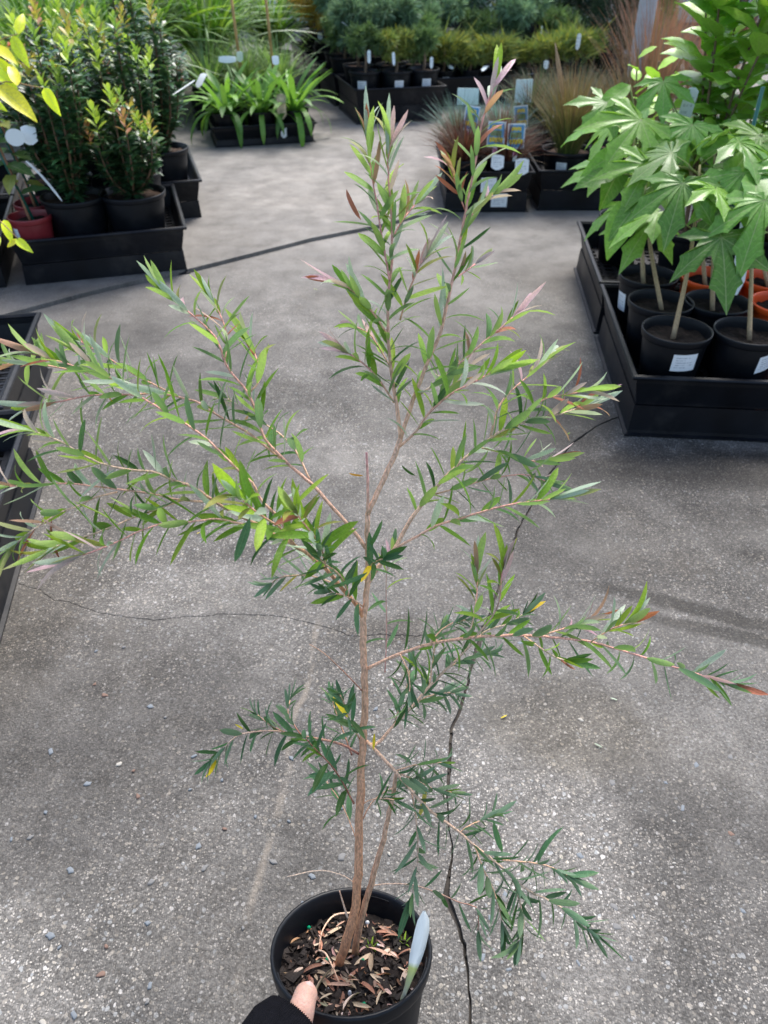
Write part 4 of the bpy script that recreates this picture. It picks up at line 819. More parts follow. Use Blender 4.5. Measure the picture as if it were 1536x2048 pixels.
# ================================================================== THE HAND
def hand():
    J = {}; V = []; E_ = []; Rd = []
    def v(p, r): V.append(tuple(float(q) for q in p)); Rd.append(r); return len(V)-1
    at = lambda x, y, d: CP+ray(x, y)*d
    cuff = at(566, 2085, .590); rimn = at(622, 2032, .615)
    elbow = np.array([-.23, -.16, .30]); wrist = cuff+nz(elbow-cuff)*.055
    w = v(wrist, .024); f1 = v(wrist+(elbow-wrist)*.4, .030); f2 = v(elbow, .038); f3 = v(elbow+np.array([.02, -.06, .25]), .048)
    E_ += [(w, f1), (f1, f2), (f2, f3)]
    palm = v(cuff+np.array([-.002, .004, -.012]), .021); E_.append((w, palm))
    th0 = v(at(592, 2058, .597), .0125); th1 = v(at(604, 2016, .602), .0112); th1b = v(at(608, 2001, .606), .0099); th2 = v(at(612, 1988, .612), .0102); th3 = v(at(617, 1974, .620), .0080)
    E_ += [(palm, th0), (th0, th1), (th1, th1b), (th1b, th2), (th2, th3)]
    # four fingers reaching down the outside of the pot and closing under it
    ax = PC-PN*.05
    for k in range(4):
        a0 = R(-150)+k*R(9); sp_ = .012*k
        def wall(a, h_, out): return PC-PN*h_+(U0*math.cos(a)+PV*math.sin(a))*(POT_R*(.95-.16*h_/.13)+out)
        p0 = wall(R(-122)+k*R(2), .060+.013*k, .020); p1 = wall(R(-140), .070+.014*k, .013); p2 = wall(R(-166), .074+.014*k, .0105); p3 = wall(R(-188)+(k == 3)*R(6), .076+.014*k, .0095)
        i0 = v(p0, .0095); i1 = v(p1, .009); i2 = v(p2, .0083); i3 = v(p3, .0072); E_ += [(palm, i0), (i0, i1), (i1, i2), (i2, i3)]
    me = bpy.data.meshes.new('person'); me.from_pydata(V, E_, []); me.materials.append(SKIN)
    o = ob('person', me); 
    sk = o.modifiers.new('Skin', 'SKIN'); sk.use_smooth_shade = True
    for i, r in enumerate(Rd): me.skin_vertices[0].data[i].radius = (r, r)
    me.skin_vertices[0].data[w].use_root = True
    su = o.modifiers.new('Sub', 'SUBSURF'); su.levels = 2; su.render_levels = 3
    tag(o, 'left hand in a black knitted sleeve, thumb hooked over the rim of the held pot', 'person')
    # thumb nail
    p = at(616, 1979, .6065); b = MB(); dr = nz(at(618, 1962, .622)-at(611, 1992, .612)); up = nz(CP-p); x, y, z = frame(dr, up); VV = []; UU = []
    for j in range(6):
        for i in range(7):
            u = i/3-1; t = j/5; hw = .0062*(1-.35*max(0, t-.6)/.4*abs(u)); VV.append(p+x*u*hw+y*((t-.5)*.0115+.0012*(1-u*u)*(t-.5)*2)-z*(.0032*u*u)-z*.0022*(t-.3)**2)
    b.add(VV, [(j*7+i, j*7+i+1, (j+1)*7+i+1, (j+1)*7+i) for j in range(5) for i in range(6)])
    ob('thumb_nail', b.mesh('nail', NAIL), o)
    # ribbed knitted sleeve with a soft cuff
    ring0 = cuff+nz(cuff-elbow)*.013+np.array([.003, 0, .0]); P = spline([ring0, cuff, wrist+np.array([0, 0, -.004]), wrist+(elbow-wrist)*.5, elbow, elbow+np.array([.02, -.06, .25])], 60); n = 480
    T = np.gradient(P, axis=0); V = []; Nn = np.array([1., 0, 0]); a = np.linspace(0, 2*math.pi, n, endpoint=False); d = np.linspace(0, 1, 60)
    rr = np.interp(d, [0, .02, .05, .15, .4, .75, 1], [.0285, .0310, .0322, .033, .041, .052, .066])
    for i in range(60):
        t = nz(T[i]); Nn = nz(Nn-t*(Nn@t)); B_ = np.cross(t, Nn); rb = rr[i]*(1+.009*np.cos(a*96)+.03*np.sin(a*3+i*.22)+.02*np.sin(i*.9+2*a))
        if i == 0: rb = rb*.97
        V.append(P[i]+rb[:, None]*(np.outer(np.cos(a)*1.06, Nn)+np.outer(np.sin(a)*.92, B_))-t*(.0004*np.cos(a*96))[:, None]*(i < 3))
    inner = [V[k]+(P[k]-V[k])*(.06+.02*k) for k in range(4)]
    allV = np.vstack(inner[::-1]+V); m = 64
    Fc = [(i*n+j, i*n+(j+1) % n, (i+1)*n+(j+1) % n, (i+1)*n+j) for i in range(m-1) for j in range(n)]+[tuple((m-1)*n+j for j in range(n))]
    ob('sleeve', mk('sleeve', allV, Fc, KNIT), o)
hand()
#@@PART3
# ================================================================== RIGHT HAND TRAYS AND LOBED-LEAF SAPLINGS
YR = R(-5); GR = 'black trays on the right'
t1 = G(1262, 868)+np.array([-.022, -.012, 0]); W1 = .56; D1 = .50
loc1 = stack(t1, 'l', YR, W1, D1, 'the nearest lobed leaf saplings on the right', GR)
uyR = np.array([-math.sin(YR), math.cos(YR)]); t2c = t1[:2]+uyR*(D1+.02)+np.array([.0, 0])
loc2 = stack(t2c, 'l', YR, W1, D1, 'the second row of saplings behind the orange pots', GR)
def lobed(seed, lob=5):
    r = np.random.default_rng(seed); out = []; us = []
    angs = {5: [-104, -52, 0, 52, 104], 3: [-62, 0, 62]}[lob]; lens = {5: [.62, .9, 1, .9, .62], 3: [.78, 1, .78]}[lob]
    k = len(angs)
    for i, (a, ln) in enumerate(zip(angs, lens)):
        a = R(a+r.uniform(-6, 6)); ln *= r.uniform(.9, 1.08); ca, sa = math.sin(a), math.cos(a); wd = ln*r.uniform(.9, 1.1)
        pts = [(.42, -.125, .10), (.54, -.165, .0), (.66, -.205, .0), (.71, -.135, .1), (.87, -.06, .3), (1, 0, .5), (.87, .06, .7), (.71, .135, .9), (.66, .205, 1.), (.54, .165, 1.), (.42, .125, .90)]
        if i == 0: out.append((.10*math.sin(R(-160)), .10*math.cos(R(-160)))); us.append(.2)
        for al, ac, u in pts: out.append((al*ln*ca+ac*wd*sa, al*ln*sa-ac*wd*ca)) if False else out.append((al*ln*ca+ac*wd*math.cos(a), al*ln*sa-ac*wd*math.sin(a))); us.append(u)
        if i < k-1:
            am = R((angs[i]+angs[i+1])/2); out.append((.31*math.sin(am), .31*math.cos(am))); us.append(0.)
    out.append((.10*math.sin(R(160)), .10*math.cos(R(160)))); us.append(.8)
    O = np.array(out); n = len(O); V = [(0, 0, 0)]; U = [(.5, 0)]
    dr = r.uniform(.18, .42); wv = r.uniform(0, 6.28)
    for q in (.33, .66, 1.):
        for (x, y), u in zip(O, us):
            px, py = x*q, y*q; rad = math.hypot(px, py); V.append((px, py, -dr*rad*rad+.03*q*q*abs(u-.5)*2-.05*q*q*math.sin(3*math.atan2(x, y)+wv)*rad+.03*math.sin(5*px+wv)*q)); U.append((.5+(u-.5)*q, q))
    Fc = [(0, 1+i, 1+(i+1) % n) for i in range(n-1)]
    Fc = [(0, 1+i+1, 1+i) for i in range(n-1)]
    for k2 in range(2):
        for i in range(n-1): a = 1+k2*n; b = a+n; Fc.append((a+i, a+i+1, b+i+1, b+i))
    V = np.array(V); Fc = [tuple(f) for f in Fc]
    # upper side must face +Z
    fx = []
    for f in Fc:
        p = V[list(f)]; nn = np.cross(p[1]-p[0], p[2]-p[0]); fx.append(f if nn[2] >= 0 else f[::-1])
    return V, fx, np.array(U)
LOBC = [(.155, .325, .045), (.125, .275, .045), (.19, .37, .055), (.11, .24, .04)]
LOB = []
for k in range(12):
    V, Fc, U = lobed(k, 5 if k % 4 else 3); LOB.append(mk('lobed_leaf', V, Fc, LEAFG, LOBC[k % 4], U))
SIMP = []
for k in range(6):
    V, Fc, U = leaf_geo('ovate', 1., .19+.02*(k % 3), .15+.12*(k % 3), .25, 9, .15*(k-2), .12); SIMP.append(mk('simple_leaf', V, Fc, LEAFG, LOBC[k % 4], U))
PET = mk('petiole', *(lambda b: (b.tube([(0, 0, 0), (0, .5, .05), (0, 1, 0)], [.018, .012, .012], 5), (b.v[0], b.f))[1])(MB()), mat('petiole_green', (.20, .25, .06), .5))
def petleaf(root, p0, p1, n, up, L, me, name='leaf'):
    """leaf stalk from p0 to p1, blade from p1 pointing along n"""
    if np.linalg.norm(p1-p0) > .004: pt = wob('leaf_stalk', PET, root, fmat(p0, p1-p0, (0, 0, 1), float(np.linalg.norm(p1-p0))))
    return wob(name, me, root, fmat(p1, n, up, L))
def sapling(name, label, pos, r, h, m, soil, stem_px, nl, seed, Lr=(.085, .13), stake=False, group=None, crown=None, simp=.25, sticker=None, stemr=.0055, tilt=0.):
    rg = np.random.default_rng(seed)
    t = thing(name, label, 'potted plant', pos, rot=Matrix.Rotation(tilt, 4, 'Y') if tilt else Matrix.Rotation(0, 4, 'Z'), group=group); add_pot(t, r, h, m, soil, .022, sticker)
    base = np.array(pos)+np.array([0, 0, h-.024]); top = np.array(stem_px); mid = base+(top-base)*.5+np.array([rg.uniform(-.012, .012), rg.uniform(-.01, .01), 0])
    P = spline([base+(.01*rg.uniform(-1, 1), 0, 0), mid, top], 16); b = MB(); tt = np.linspace(0, 1, 16)[:, None]
    b.tube(P, stemr-(stemr*.55)*tt[:, 0], 8, np.array((.36, .25, .14))*(1-tt)+np.array((.22, .20, .07))*tt); wob('stem', b.mesh('stem', BARK), t)
    if stake:
        b = MB(); q = base+np.array((.012, .004, 0)); b.tube([q, q+np.array((.025*rg.uniform(-1, 1), .01, .42))], .0042, 8); wob('stake', b.mesh('stake', STAKE), t)
    d = np.linspace(0, 1, 16)
    for i in range(nl-1):
        f = 1-(i/nl)**1.3*.62; p0 = np.array([np.interp(f, d, P[:, k]) for k in range(3)]); a = i*2.4+rg.uniform(-.4, .4); ele = rg.uniform(.1, .8)
        out = np.array((math.cos(a), math.sin(a), ele)); p1 = p0+nz(out)*rg.uniform(.045, .10); n = nz(np.array((math.cos(a), math.sin(a)-.15, rg.uniform(-.75, -.1)))); up = nz(np.array((math.cos(a)*.35, math.sin(a)*.35-.35, 1.))+rg.normal(0, .15, 3)); L = rg.uniform(*Lr)
        me = SIMP[rg.integers(6)] if rg.uniform() < simp else LOB[rg.integers(12)]
        petleaf(t, p0, p1, n, up, L*(1.15 if me in SIMP else 1), me)
    return t, P
GS = 'lobed leaf saplings on the right'
def A(x, y, d): return CP+ray(x, y)*d
ph, pr = .135, .0715
spec = [  # label, tray fn, u, v, pot material, radius, stem top world, leaves, stake, sticker
 ('lobed leaf sapling in the front left black pot with a white price sticker', loc1, -.193, -.160, BLACK, pr, A(1400, 330, 1.57), 6, False, (R(6), .088, .026, .019, 0)),
 ('lobed leaf sapling in the front black pot second from the tray corner', loc1, -.046, -.155, BLACK, pr, A(1490, 300, 1.58), 6, False, (R(26), .092, .024, .019, .012)),
 ('lobed leaf sapling in the black pot against the left tray wall, leaning left', loc1, -.197, -.010, BLACK, pr, A(1290, 300, 1.72), 6, False, None),
 ('lobed leaf sapling in the black pot between the front pot and the orange pots', loc1, -.072, -.002, BLACK, pr, A(1430, 270, 1.75), 5, False, None),
 ('lobed leaf sapling with a green stake in the frontmost upright orange pot', loc1, .070, .002, ORANGE, .068, A(1500, 240, 1.78), 5, True, None),
 ('lobed leaf sapling in the black pot at the rear left of the near tray', loc1, -.195, .150, BLACK, .070, A(1265, 260, 1.9), 6, False, (R(-75), .075, .016, .022, 0)),
 ('lobed leaf sapling in the orange pot at the rear of the near tray', loc1, -.050, .150, ORANGE, .070, A(1345, 215, 1.9), 6, True, None),
 ('lobed leaf sapling in the rear orange pot next to the purple pot', loc1, .088, .145, ORANGE, .068, A(1450, 200, 1.9), 5, False, None),
 ('lobed leaf sapling in the purple pot', loc1, .215, .140, PURPLE, .070, A(1545, 220, 1.9), 5, True, None),
 ('lobed leaf sapling in the tilted orange pot at the right picture edge', loc1, .100, -.160, ORANGE, .068, A(1600, 250, 1.62), 4, False, None)]
SAP = []
for i, (lb, lf, u, v_, m, r_, top, nl, stk_, stq) in enumerate(spec):
    SAP.append(sapling('potted_sapling', lb, lf(u, v_), r_, ph, m, SOIL, top, nl, 100+i, stake=stk_, group=GS, sticker=stq, tilt=R(6) if 'tilted' in lb else 0))
# the large blades that face the camera: plant, blade centre px, depth, tip px, size, mesh
BIG = [(6, 1327, 163, 1.78, 1330, 215, .095, 1), (5, 1282, 240, 1.66, 1225, 290, .135, 2), (0, 1366, 366, 1.50, 1330, 470, .120, 3), (1, 1486, 346, 1.50, 1500, 450, .125, 5), (8, 1521, 272, 1.58, 1470, 330, .125, 6), (0, 1443, 475, 1.47, 1440, 585, .120, 7),
       (1, 1530, 400, 1.44, 1500, 500, .125, 9), (2, 1305, 440, 1.62, 1245, 520, .100, 10), (5, 1215, 205, 1.80, 1165, 240, .10, 11), (2, 1385, 250, 1.66, 1340, 330, .11, 1), (3, 1300, 330, 1.6, 1240, 400, .12, 2)]
for k, x, y, d, tx, ty, L, mi in BIG:
    p1 = A(x, y, d); tip = A(tx, ty, d-.02); P = SAP[k][1]; n = nz(tip-p1+np.array([0, -.01, 0])); up = nz(CP-p1+np.array([0, 0, 1.4])*1.)
    petleaf(SAP[k][0], P[11], p1, n, up, L*1.12, LOB[mi])
for k, x, y, d, tx, ty, L, mi in [(2, 1235, 345, 1.68, 1145, 365, .10, 1), (2, 1262, 400, 1.62, 1225, 480, .13, 2), (2, 1290, 390, 1.6, 1225, 465, .12, 3), (5, 1260, 170, 1.8, 1180, 225, .11, 0), (2, 1250, 300, 1.7, 1180, 330, .11, 4), (5, 1250, 320, 1.75, 1190, 420, .12, 5)]:
    p1 = A(x, y, d); tip = A(tx, ty, d-.01); P = SAP[k][1]; petleaf(SAP[k][0], P[12], p1, nz(tip-p1), nz(CP-p1+np.array([0, 0, 1.6])), L, SIMP[mi])
# bright green broad-leaved shrubs in the second tray
HOLC = [(.26, .47, .05), (.20, .41, .05), (.14, .32, .045), (.34, .55, .07)]
HOL = []
for k in range(8):
    V, Fc, U = leaf_geo('obov' if k % 2 else 'ovate', 1., .26, .12+.1*(k % 3), .25, 9, .06*(k-3), .06); HOL.append(mk('broad_leaf', V, Fc, LEAFG, HOLC[k % 4], U))
def broadshrub(label, pos, r, h, height, nst, spread, seed, Lr=(.085, .13), bright=None, gap=.022, fol0=.2):
    rg = np.random.default_rng(seed); t = thing('potted_shrub', label, 'potted shrub', pos, group='bright broad leaved shrubs on the right'); add_pot(t, r, h, BLACK, SOIL, .02)
    for s in range(nst):
        a = s*2.4+rg.uniform(-.3, .3); top = np.array((math.cos(a)*spread*rg.uniform(.4, 1), math.sin(a)*spread*rg.uniform(.4, 1), h+height*rg.uniform(.75, 1.05)))
        P = spline([(0.01*math.cos(a), .01*math.sin(a), h-.02), top*np.array((.35, .35, .5))+np.array((0, 0, h*.4)), top], 16); b = MB(); b.tube(P, np.linspace(.004, .0018, 16), 6, [(.16, .10, .06)]); ob('stem', b.mesh('stem', BARK), t)
        d = np.r_[0, np.cumsum(np.linalg.norm(np.diff(P, axis=0), axis=1))]; q = d[-1]*fol0; ph_ = rg.uniform(0, 6)
        while q < d[-1]:
            p = np.array([np.interp(q, d, P[:, k]) for k in range(3)]); ph_ += 2.4; fr = q/d[-1]
            dr = nz((math.cos(ph_), math.sin(ph_), .25+fr*.8+rg.uniform(-.3, .2))); k = int(rg.integers(8)) if bright is None else int(rg.choice(bright))
            if fr > .8: k = int(rg.choice([0, 3, 4, 7]))
            ob('leaf', HOL[k], t, fmat(p, dr, nz((-dr[0]*.4, -dr[1]*.4-.2, 1)), rg.uniform(*Lr))); q += gap*rg.uniform(.6, 1.2)
    return t
broadshrub('bright green broad leaved shrub at the right edge behind the saplings', loc2(.17, -.06), .075, .14, .74, 7, .17, 31, (.09, .135), [0, 1, 3, 4, 5, 7])
broadshrub('broad leaved shrub with pale young leaves in the middle of the second right tray', loc2(-.03, -.04), .075, .14, .78, 7, .17, 32, (.09, .135), [0, 1, 3, 4, 5, 7])
broadshrub('small yellow green shrub next to the steel post', loc2(-.175, .12), .07, .13, .42, 3, .06, 33, (.05, .075), [0, 3, 4, 7], .028, .4)
broadshrub('bright green broad leaved shrub at the back right of the second tray', loc2(.20, .18), .075, .14, .72, 6, .15, 34)
# tags and cards among the saplings
put_tag(A(1440, 150, 2.0), .12, .075, .1, MINT, .25, R(10), 'pale blue green card tag in the shrub at upper right', None, True)
put_tag(A(1365, 245, 1.85), .09, .03, .1, PRINT2, -.5, R(-10), 'white slanting tag above the lobed leaves', None)
put_tag(A(1470, 590, 1.66), .16, .03, .2, PRINT2, .2, R(0), 'white tag standing in the orange pot beside the green stake', None)

# ================================================================== RIGHT MIDDLE: GRASSES
def blade_mesh(n, L, W, spread, droop, cols, seed, m, base=.02, kind='taper', seg=7, tipc=None):
    rg = np.random.default_rng(seed); b = MB()
    for i in range(n):
        a = rg.uniform(0, 6.28); l = L*rg.uniform(.6, 1.08); s = abs(rg.normal(0, spread)); d0 = nz((math.cos(a)*s, math.sin(a)*s, 1)); t = np.linspace(0, 1, seg); dd = droop*rg.uniform(.3, 1.4)
        h = np.array((math.cos(a), math.sin(a), 0)); P = np.array((math.cos(a), math.sin(a), 0))*base*rg.uniform(0, 1)+d0*l*t[:, None]+(h*.5-np.array((0, 0, .75)))*(dd*l*t**2.2)[:, None]
        sd = nz(np.cross(d0, h+.3*rg.normal(0, 1, 3))); w = W*rg.uniform(.7, 1.2)*(np.clip(1.02-t, .03, 1)**.7 if kind == 'taper' else np.clip(.5+t*2, 0, 1)*np.clip((1-t)*4+.03, 0, 1)**.8)
        V = []; U = []
        for k in range(seg):
            nn = np.cross(sd, nz(np.gradient(P, axis=0)[k])); 
            V += [P[k]-sd*w[k]+nn*w[k]*.35, P[k], P[k]+sd*w[k]+nn*w[k]*.35]; U += [(0, t[k]), (.5, t[k]), (1, t[k])]
        Fc = []
        for k in range(seg-1): q = 3*k; Fc += [(q, q+1, q+4, q+3), (q+1, q+2, q+5, q+4)]
        c = np.asarray(cols[rg.integers(len(cols))], float)*rg.uniform(.75, 1.25); cc = np.broadcast_to(c, (3*seg, 3))
        if tipc is not None: tt = np.repeat(t, 3)[:, None]; cc = c*(1-tt**1.5)+np.asarray(tipc)*tt**1.5
        b.add(V, Fc, cc, U)
    return b.mesh('grass_blades', m)
def grass_pot(label, pos, r, h, me, group, m=BLACK, sticker=None, sc=1.):
    t = thing('potted_grass', label, 'potted grass', pos, rng.uniform(-.4, .4), group); add_pot(t, r, h, m, SOILB, .018, sticker)
    f = ob('grass_blades', me, t, Matrix.Translation((0, 0, h-.02)) @ Matrix.Scale(sc, 4)); f['kind'] = 'stuff'; return t
rg1 = G(883, 425); rg1r = rg1[0]+.335
loc3 = stack((rg1[0], rg1[1]), 'l', 0., .335, .42, 'the reddish grasses with bright tags', 'black trays in the middle right')
loc4 = stack((rg1[0]+.36, rg1[1]+.02), 'l', 0., .46, .42, 'the tall olive grass beside the reddish grasses', 'black trays in the middle right')
redg = [blade_mesh(420, .20, .0022, .6, .35, [(.12, .04, .034), (.18, .065, .05), (.09, .03, .024), (.16, .09, .055)], 40+k, NEEDLE, .04) for k in range(2)]
blueg = blade_mesh(380, .22, .0021, .6, .3, [(.17, .28, .25), (.24, .36, .32), (.12, .21, .17)], 45, NEEDLE, .03)
oliv = [blade_mesh(650, .36, .0021, .30, .30, [(.14, .19, .04), (.20, .22, .06), (.10, .15, .035), (.22, .18, .08)], 50+k, NEEDLE, .04, tipc=(.24, .15, .09)) for k in range(2)]
brown = [blade_mesh(380, .62, .0022, .20, .25, [(.13, .13, .06), (.17, .13, .08), (.10, .12, .05), (.20, .14, .10)], 55+k, NEEDLE, .05, tipc=(.30, .13, .10)) for k in range(2)]
gg = 'reddish grasses with bright tags'
for i, (u, v_, lb) in enumerate([(-.085, -.12, 'reddish bronze grass at the front left of the narrow tray'), (.075, -.12, 'reddish bronze grass at the front right of the narrow tray'), (-.085, .03, 'reddish bronze grass in the middle left of the narrow tray'), (.075, .03, 'reddish bronze grass in the middle right of the narrow tray')]):
    grass_pot(lb, loc3(u, v_), .072, .10, redg[i % 2], gg)
grass_pot('blue grey tufted grass at the rear left of the narrow tray', loc3(-.08, .15), .07, .10, blueg, 'blue grey grasses'); grass_pot('blue grey tufted grass at the rear right of the narrow tray', loc3(.08, .15), .07, .10, blueg, 'blue grey grasses')
grass_pot('tall olive grass with brownish tips in the tray beside the reddish grasses', loc4(-.10, -.05), .10, .11, oliv[0], 'olive and brown grasses', sticker=(R(-35), .06, .02, .018, 0)); grass_pot('olive grass half hidden behind the lobed leaves', loc4(.12, .0), .10, .11, oliv[1], 'olive and brown grasses')
for x, y, lb, k in [(.98, 3.15, 'tall brown plumed grass to the right of the steel post', 0), (1.22, 3.3, 'tall brown grass behind the bright green shrub', 1), (1.12, 3.65, 'tall brown grass farthest back by the steel post', 0)]:
    grass_pot(lb, (x, y, .013), .11, .18, brown[k], 'olive and brown grasses')
loc5 = stack((rg1[0]+.30, rg1[1]+.50), 'l', 0., .50, .42, 'the low dark grasses behind the olive grass', 'black trays in the middle right')
darkg = blade_mesh(420, .24, .0024, .5, .3, [(.05, .075, .035), (.08, .10, .05), (.10, .06, .045)], 47, NEEDLE, .04)
for u, v_, lb in ((-.15, -.1, 'left'), (.02, -.1, 'middle'), (.17, -.1, 'right'), (-.08, .1, 'rear left'), (.1, .1, 'rear right')): grass_pot('low dark grass, '+lb+' in the tray behind the olive grass', loc5(u, v_), .075, .13, darkg, 'low dark grasses')
# tan seed plume in the olive grass
b = MB(); pp = loc4(-.10, -.05)+np.array((0, 0, .1)); P = spline([pp, pp+np.array((-.05, 0, .2)), pp+np.array((-.10, -.01, .36))], 14); b.tube(P, np.r_[np.full(7, .0015), .004, .007, .009, .009, .007, .004, .001], 7, [(.42, .28, .16)]); tag(ob('seed_head', b.mesh('plume', BARK)), 'tan seed plume rising out of the olive grass', 'seed head')
def bright_tag(pos, lean, face, label):
    t = thing('plant_tag', label, 'plant tag', pos, rot=Matrix.Rotation(face, 4, 'Z') @ Matrix.Rotation(-lean, 4, 'X'), group='blue and yellow tags on the reddish grasses')
    b = MB(); b.box(-.032, .032, -.0006, .0006, .04, .125); ob('card', b.mesh('card', WHITE, False), t)
    b = MB(); b.box(-.028, .028, -.0012, -.0007, .046, .120); ob('picture', b.mesh('picture', TBLUE, False), t)
    for z0, z1, x0, x1 in ((.100, .114, -.018, .018), (.056, .074, -.024, .026)):
        b = MB(); 
        k = 5
        for i in range(k): w = (x1-x0)/k; b.box(x0+i*w+.0008, x0+(i+1)*w-.0008, -.0018, -.0013, z0+.002*(i % 2), z1-.0015*((i+1) % 2))
        ob('lettering', b.mesh('lettering', FERTY, False), t)
    b = MB(); b.box(-.022, .020, -.0017, -.0013, .077, .096); ob('plant_picture', b.mesh('plant_picture', mat('tag_green', (.2, .28, .12), .5, noise=.5, nscale=80), False), t)
    b = MB(); b.box(-.008, .008, -.0005, .0005, -.01, .04); ob('stalk', b.mesh('stalk', WHITE, False), t); b = MB(); b.box(-.007, .007, -.0012, -.0007, .018, .036); ob('price_spot', b.mesh('spot', TPINK, False), t)
bright_tag(A(1029, 322, 2.86), .15, R(4), 'bright blue and yellow tag at the right front of the reddish grasses')
bright_tag(A(988, 318, 2.86), .1, R(-14), 'bright blue and yellow tag left of the frontmost one, partly behind the shoot')
bright_tag(A(935, 285, 2.95), .2, R(-40), 'blue and yellow tag turned sideways at the left of the reddish grasses'); bright_tag(A(1042, 282, 3.05), .2, R(25), 'blue and yellow tag higher up behind the frontmost one')
put_tag(A(1043, 350, 2.80), .055, .05, 0., PRINT, .2, R(5), 'white price label below the bright tag on the narrow tray'); put_tag(A(994, 340, 2.80), .05, .045, 0., PRINT, .2, R(-5), 'white price label next to the frontmost tag on the narrow tray')
def card(label, pos, w, h, m, face, lean=0.):
    t = thing('price_card', label, 'sign', pos, rot=Matrix.Rotation(face, 4, 'Z') @ Matrix.Rotation(-lean, 4, 'X')); b = MB(); b.box(-w/2, w/2, -.001, .001, 0, h); ob('card', b.mesh('card', m, False), t)
    b = MB(); b.box(-.004, .004, .001, .003, -.20, h*.6); ob('stake', b.mesh('stake', WHITE, False), t); return t
for x, y, d, w, h, lb in ((978, 372, 2.775, .058, .05, 'white square price label stuck on the front of the narrow tray'), (1000, 405, 2.79, .06, .05, 'white price label lower right on the narrow tray front')):
    q = G(x, y, .10 if y < 390 else .045); b = MB(); b.add([(-w/2, 0, -h/2), (w/2, 0, -h/2), (w/2, 0, h/2), (-w/2, 0, h/2)], [(0, 1, 2, 3)], uv=[(0, 0), (1, 0), (1, 1), (0, 1)]); o = ob('price_label', b.mesh('price_label', PRINT, False)); o.matrix_basis = Matrix.Translation((q[0], rg1[1]-.0035 if y < 390 else rg1[1]-.002, q[2])) @ Matrix.Rotation(-.08 if y < 390 else .1, 4, 'X'); tag(o, lb, 'price label')
card('pale mint price card standing behind the reddish grasses on the left', A(935, 210, 3.1), .085, .06, MINT, R(-5)); card('pale mint price card standing behind the reddish grasses on the right', A(1045, 205, 3.2), .07, .085, MINT, R(8))
# steel post
pb = np.array([(1252-768)/FPX*3.15, 3.45, .016])
t = thing('steel_post', 'grey galvanised steel post behind the grasses', 'post', pb); b = MB(); b.lathe([(.033, 0), (.033, 2.6)], 20); ob('tube', b.mesh('tube', GALV), t); b = MB(); b.lathe([(.075, 0), (.075, .008), (.034, .0085)], 20); ob('base_plate', b.mesh('base_plate', GALV, False), t)

# ================================================================== CENTRE: CONIFERS ON STACKED TRAYS
YC = R(14.5); ux, uy = np.array([math.cos(YC), math.sin(YC)]), np.array([-math.sin(YC), math.cos(YC)]); c0 = G(712, 255)[:2]
def conifer_mesh(seed, hgt, wid, cols, n=520, nl=.045, kind='ball', lift=0.):
    rg = np.random.default_rng(seed); b = MB(); lob_ = [(nz(rg.normal(0, 1, 3))*np.array((wid*.55, wid*.55, hgt*.28)), rg.uniform(.45, .8)) for _ in range(9)]
    for i in range(n):
        if kind == 'ball':
            c, s = lob_[rg.integers(9)]; d = nz(rg.normal(0, 1, 3)); p = c+d*np.array((wid, wid, hgt*.5))*.5*s*rg.uniform(.4, 1); p[2] += hgt*.5+lift
        elif kind == 'spread':
            a = rg.uniform(0, 6.28); q = wid*math.sqrt(rg.uniform()); p = np.array((q*math.cos(a), q*math.sin(a), hgt*(.25+.5*rg.uniform())+lift)); d = nz((math.cos(a), math.sin(a), rg.uniform(.2, .9)))
        else:
            z = rg.uniform(0, 1)**.8; a = rg.uniform(0, 6.28); q = wid*(1-z)**.7*rg.uniform(.5, 1); p = np.array((q*math.cos(a), q*math.sin(a), z*hgt+lift)); d = nz((math.cos(a), math.sin(a), .8))
        col = np.asarray(cols[rg.integers(len(cols))])*rg.uniform(.7, 1.3)
        for k in range(4):
            dd = nz(d+rg.normal(0, .55, 3)); sd = nz(np.cross(dd, rg.normal(0, 1, 3)))*.0022; L = nl*rg.uniform(.5, 1.2)*(2.2 if kind == 'spread' and k == 0 and rg.uniform() < .2 else 1)
            b.add([p-sd, p+sd, p+dd*L*.6+sd*.9+np.array((0, 0, .002)), p+dd*L, p+dd*L*.6-sd*.9], [(0, 1, 2, 3, 4)], col, [(0, 0), (1, 0), (1, .6), (.5, 1), (0, .6)])
    return b.mesh('conifer_foliage', NEEDLE)
CON = dict(
 green=[conifer_mesh(60+k, .22, .13, [(.11, .19, .06), (.15, .24, .08), (.08, .15, .05)], 700, .042, lift=.03) for k in range(2)],
 gold=[conifer_mesh(64+k, .20, .12, [(.32, .34, .06), (.22, .28, .06), (.16, .23, .05)], 620, .038, lift=.035) for k in range(2)],
 blue=[conifer_mesh(68+k, .34, .16, [(.14, .24, .14), (.19, .31, .18), (.10, .18, .10)], 1000, .05, lift=.04) for k in range(2)],
 juni=[conifer_mesh(72+k, .20, .105, [(.26, .30, .05), (.18, .25, .05), (.34, .34, .06), (.12, .18, .045)], 560, .06, 'spread', .0) for k in range(2)],
 dark=[conifer_mesh(76+k, .75, .17, [(.028, .055, .03), (.04, .075, .04), (.022, .04, .025)], 1300, .06, 'cone', .02) for k in range(2)],
 lime=[conifer_mesh(80, .40, .09, [(.12, .22, .03), (.16, .27, .04)], 700, .03, 'cone', .02)],
 amber=[conifer_mesh(84+k, .30, .18, [(.42, .28, .03), (.5, .36, .05), (.25, .17, .03)], 600, .05, lift=.04) for k in range(2)])
TRK = mk('trunk', *(lambda b: (b.tube([(0, 0, -.01), (.006, .003, .05), (0, 0, .12)], [.009, .007, .006], 7), (b.v[0], b.f))[1])(MB()), mat('grey_brown_bark', (.22, .15, .10), .85, noise=.4, nscale=50, bump=.4))
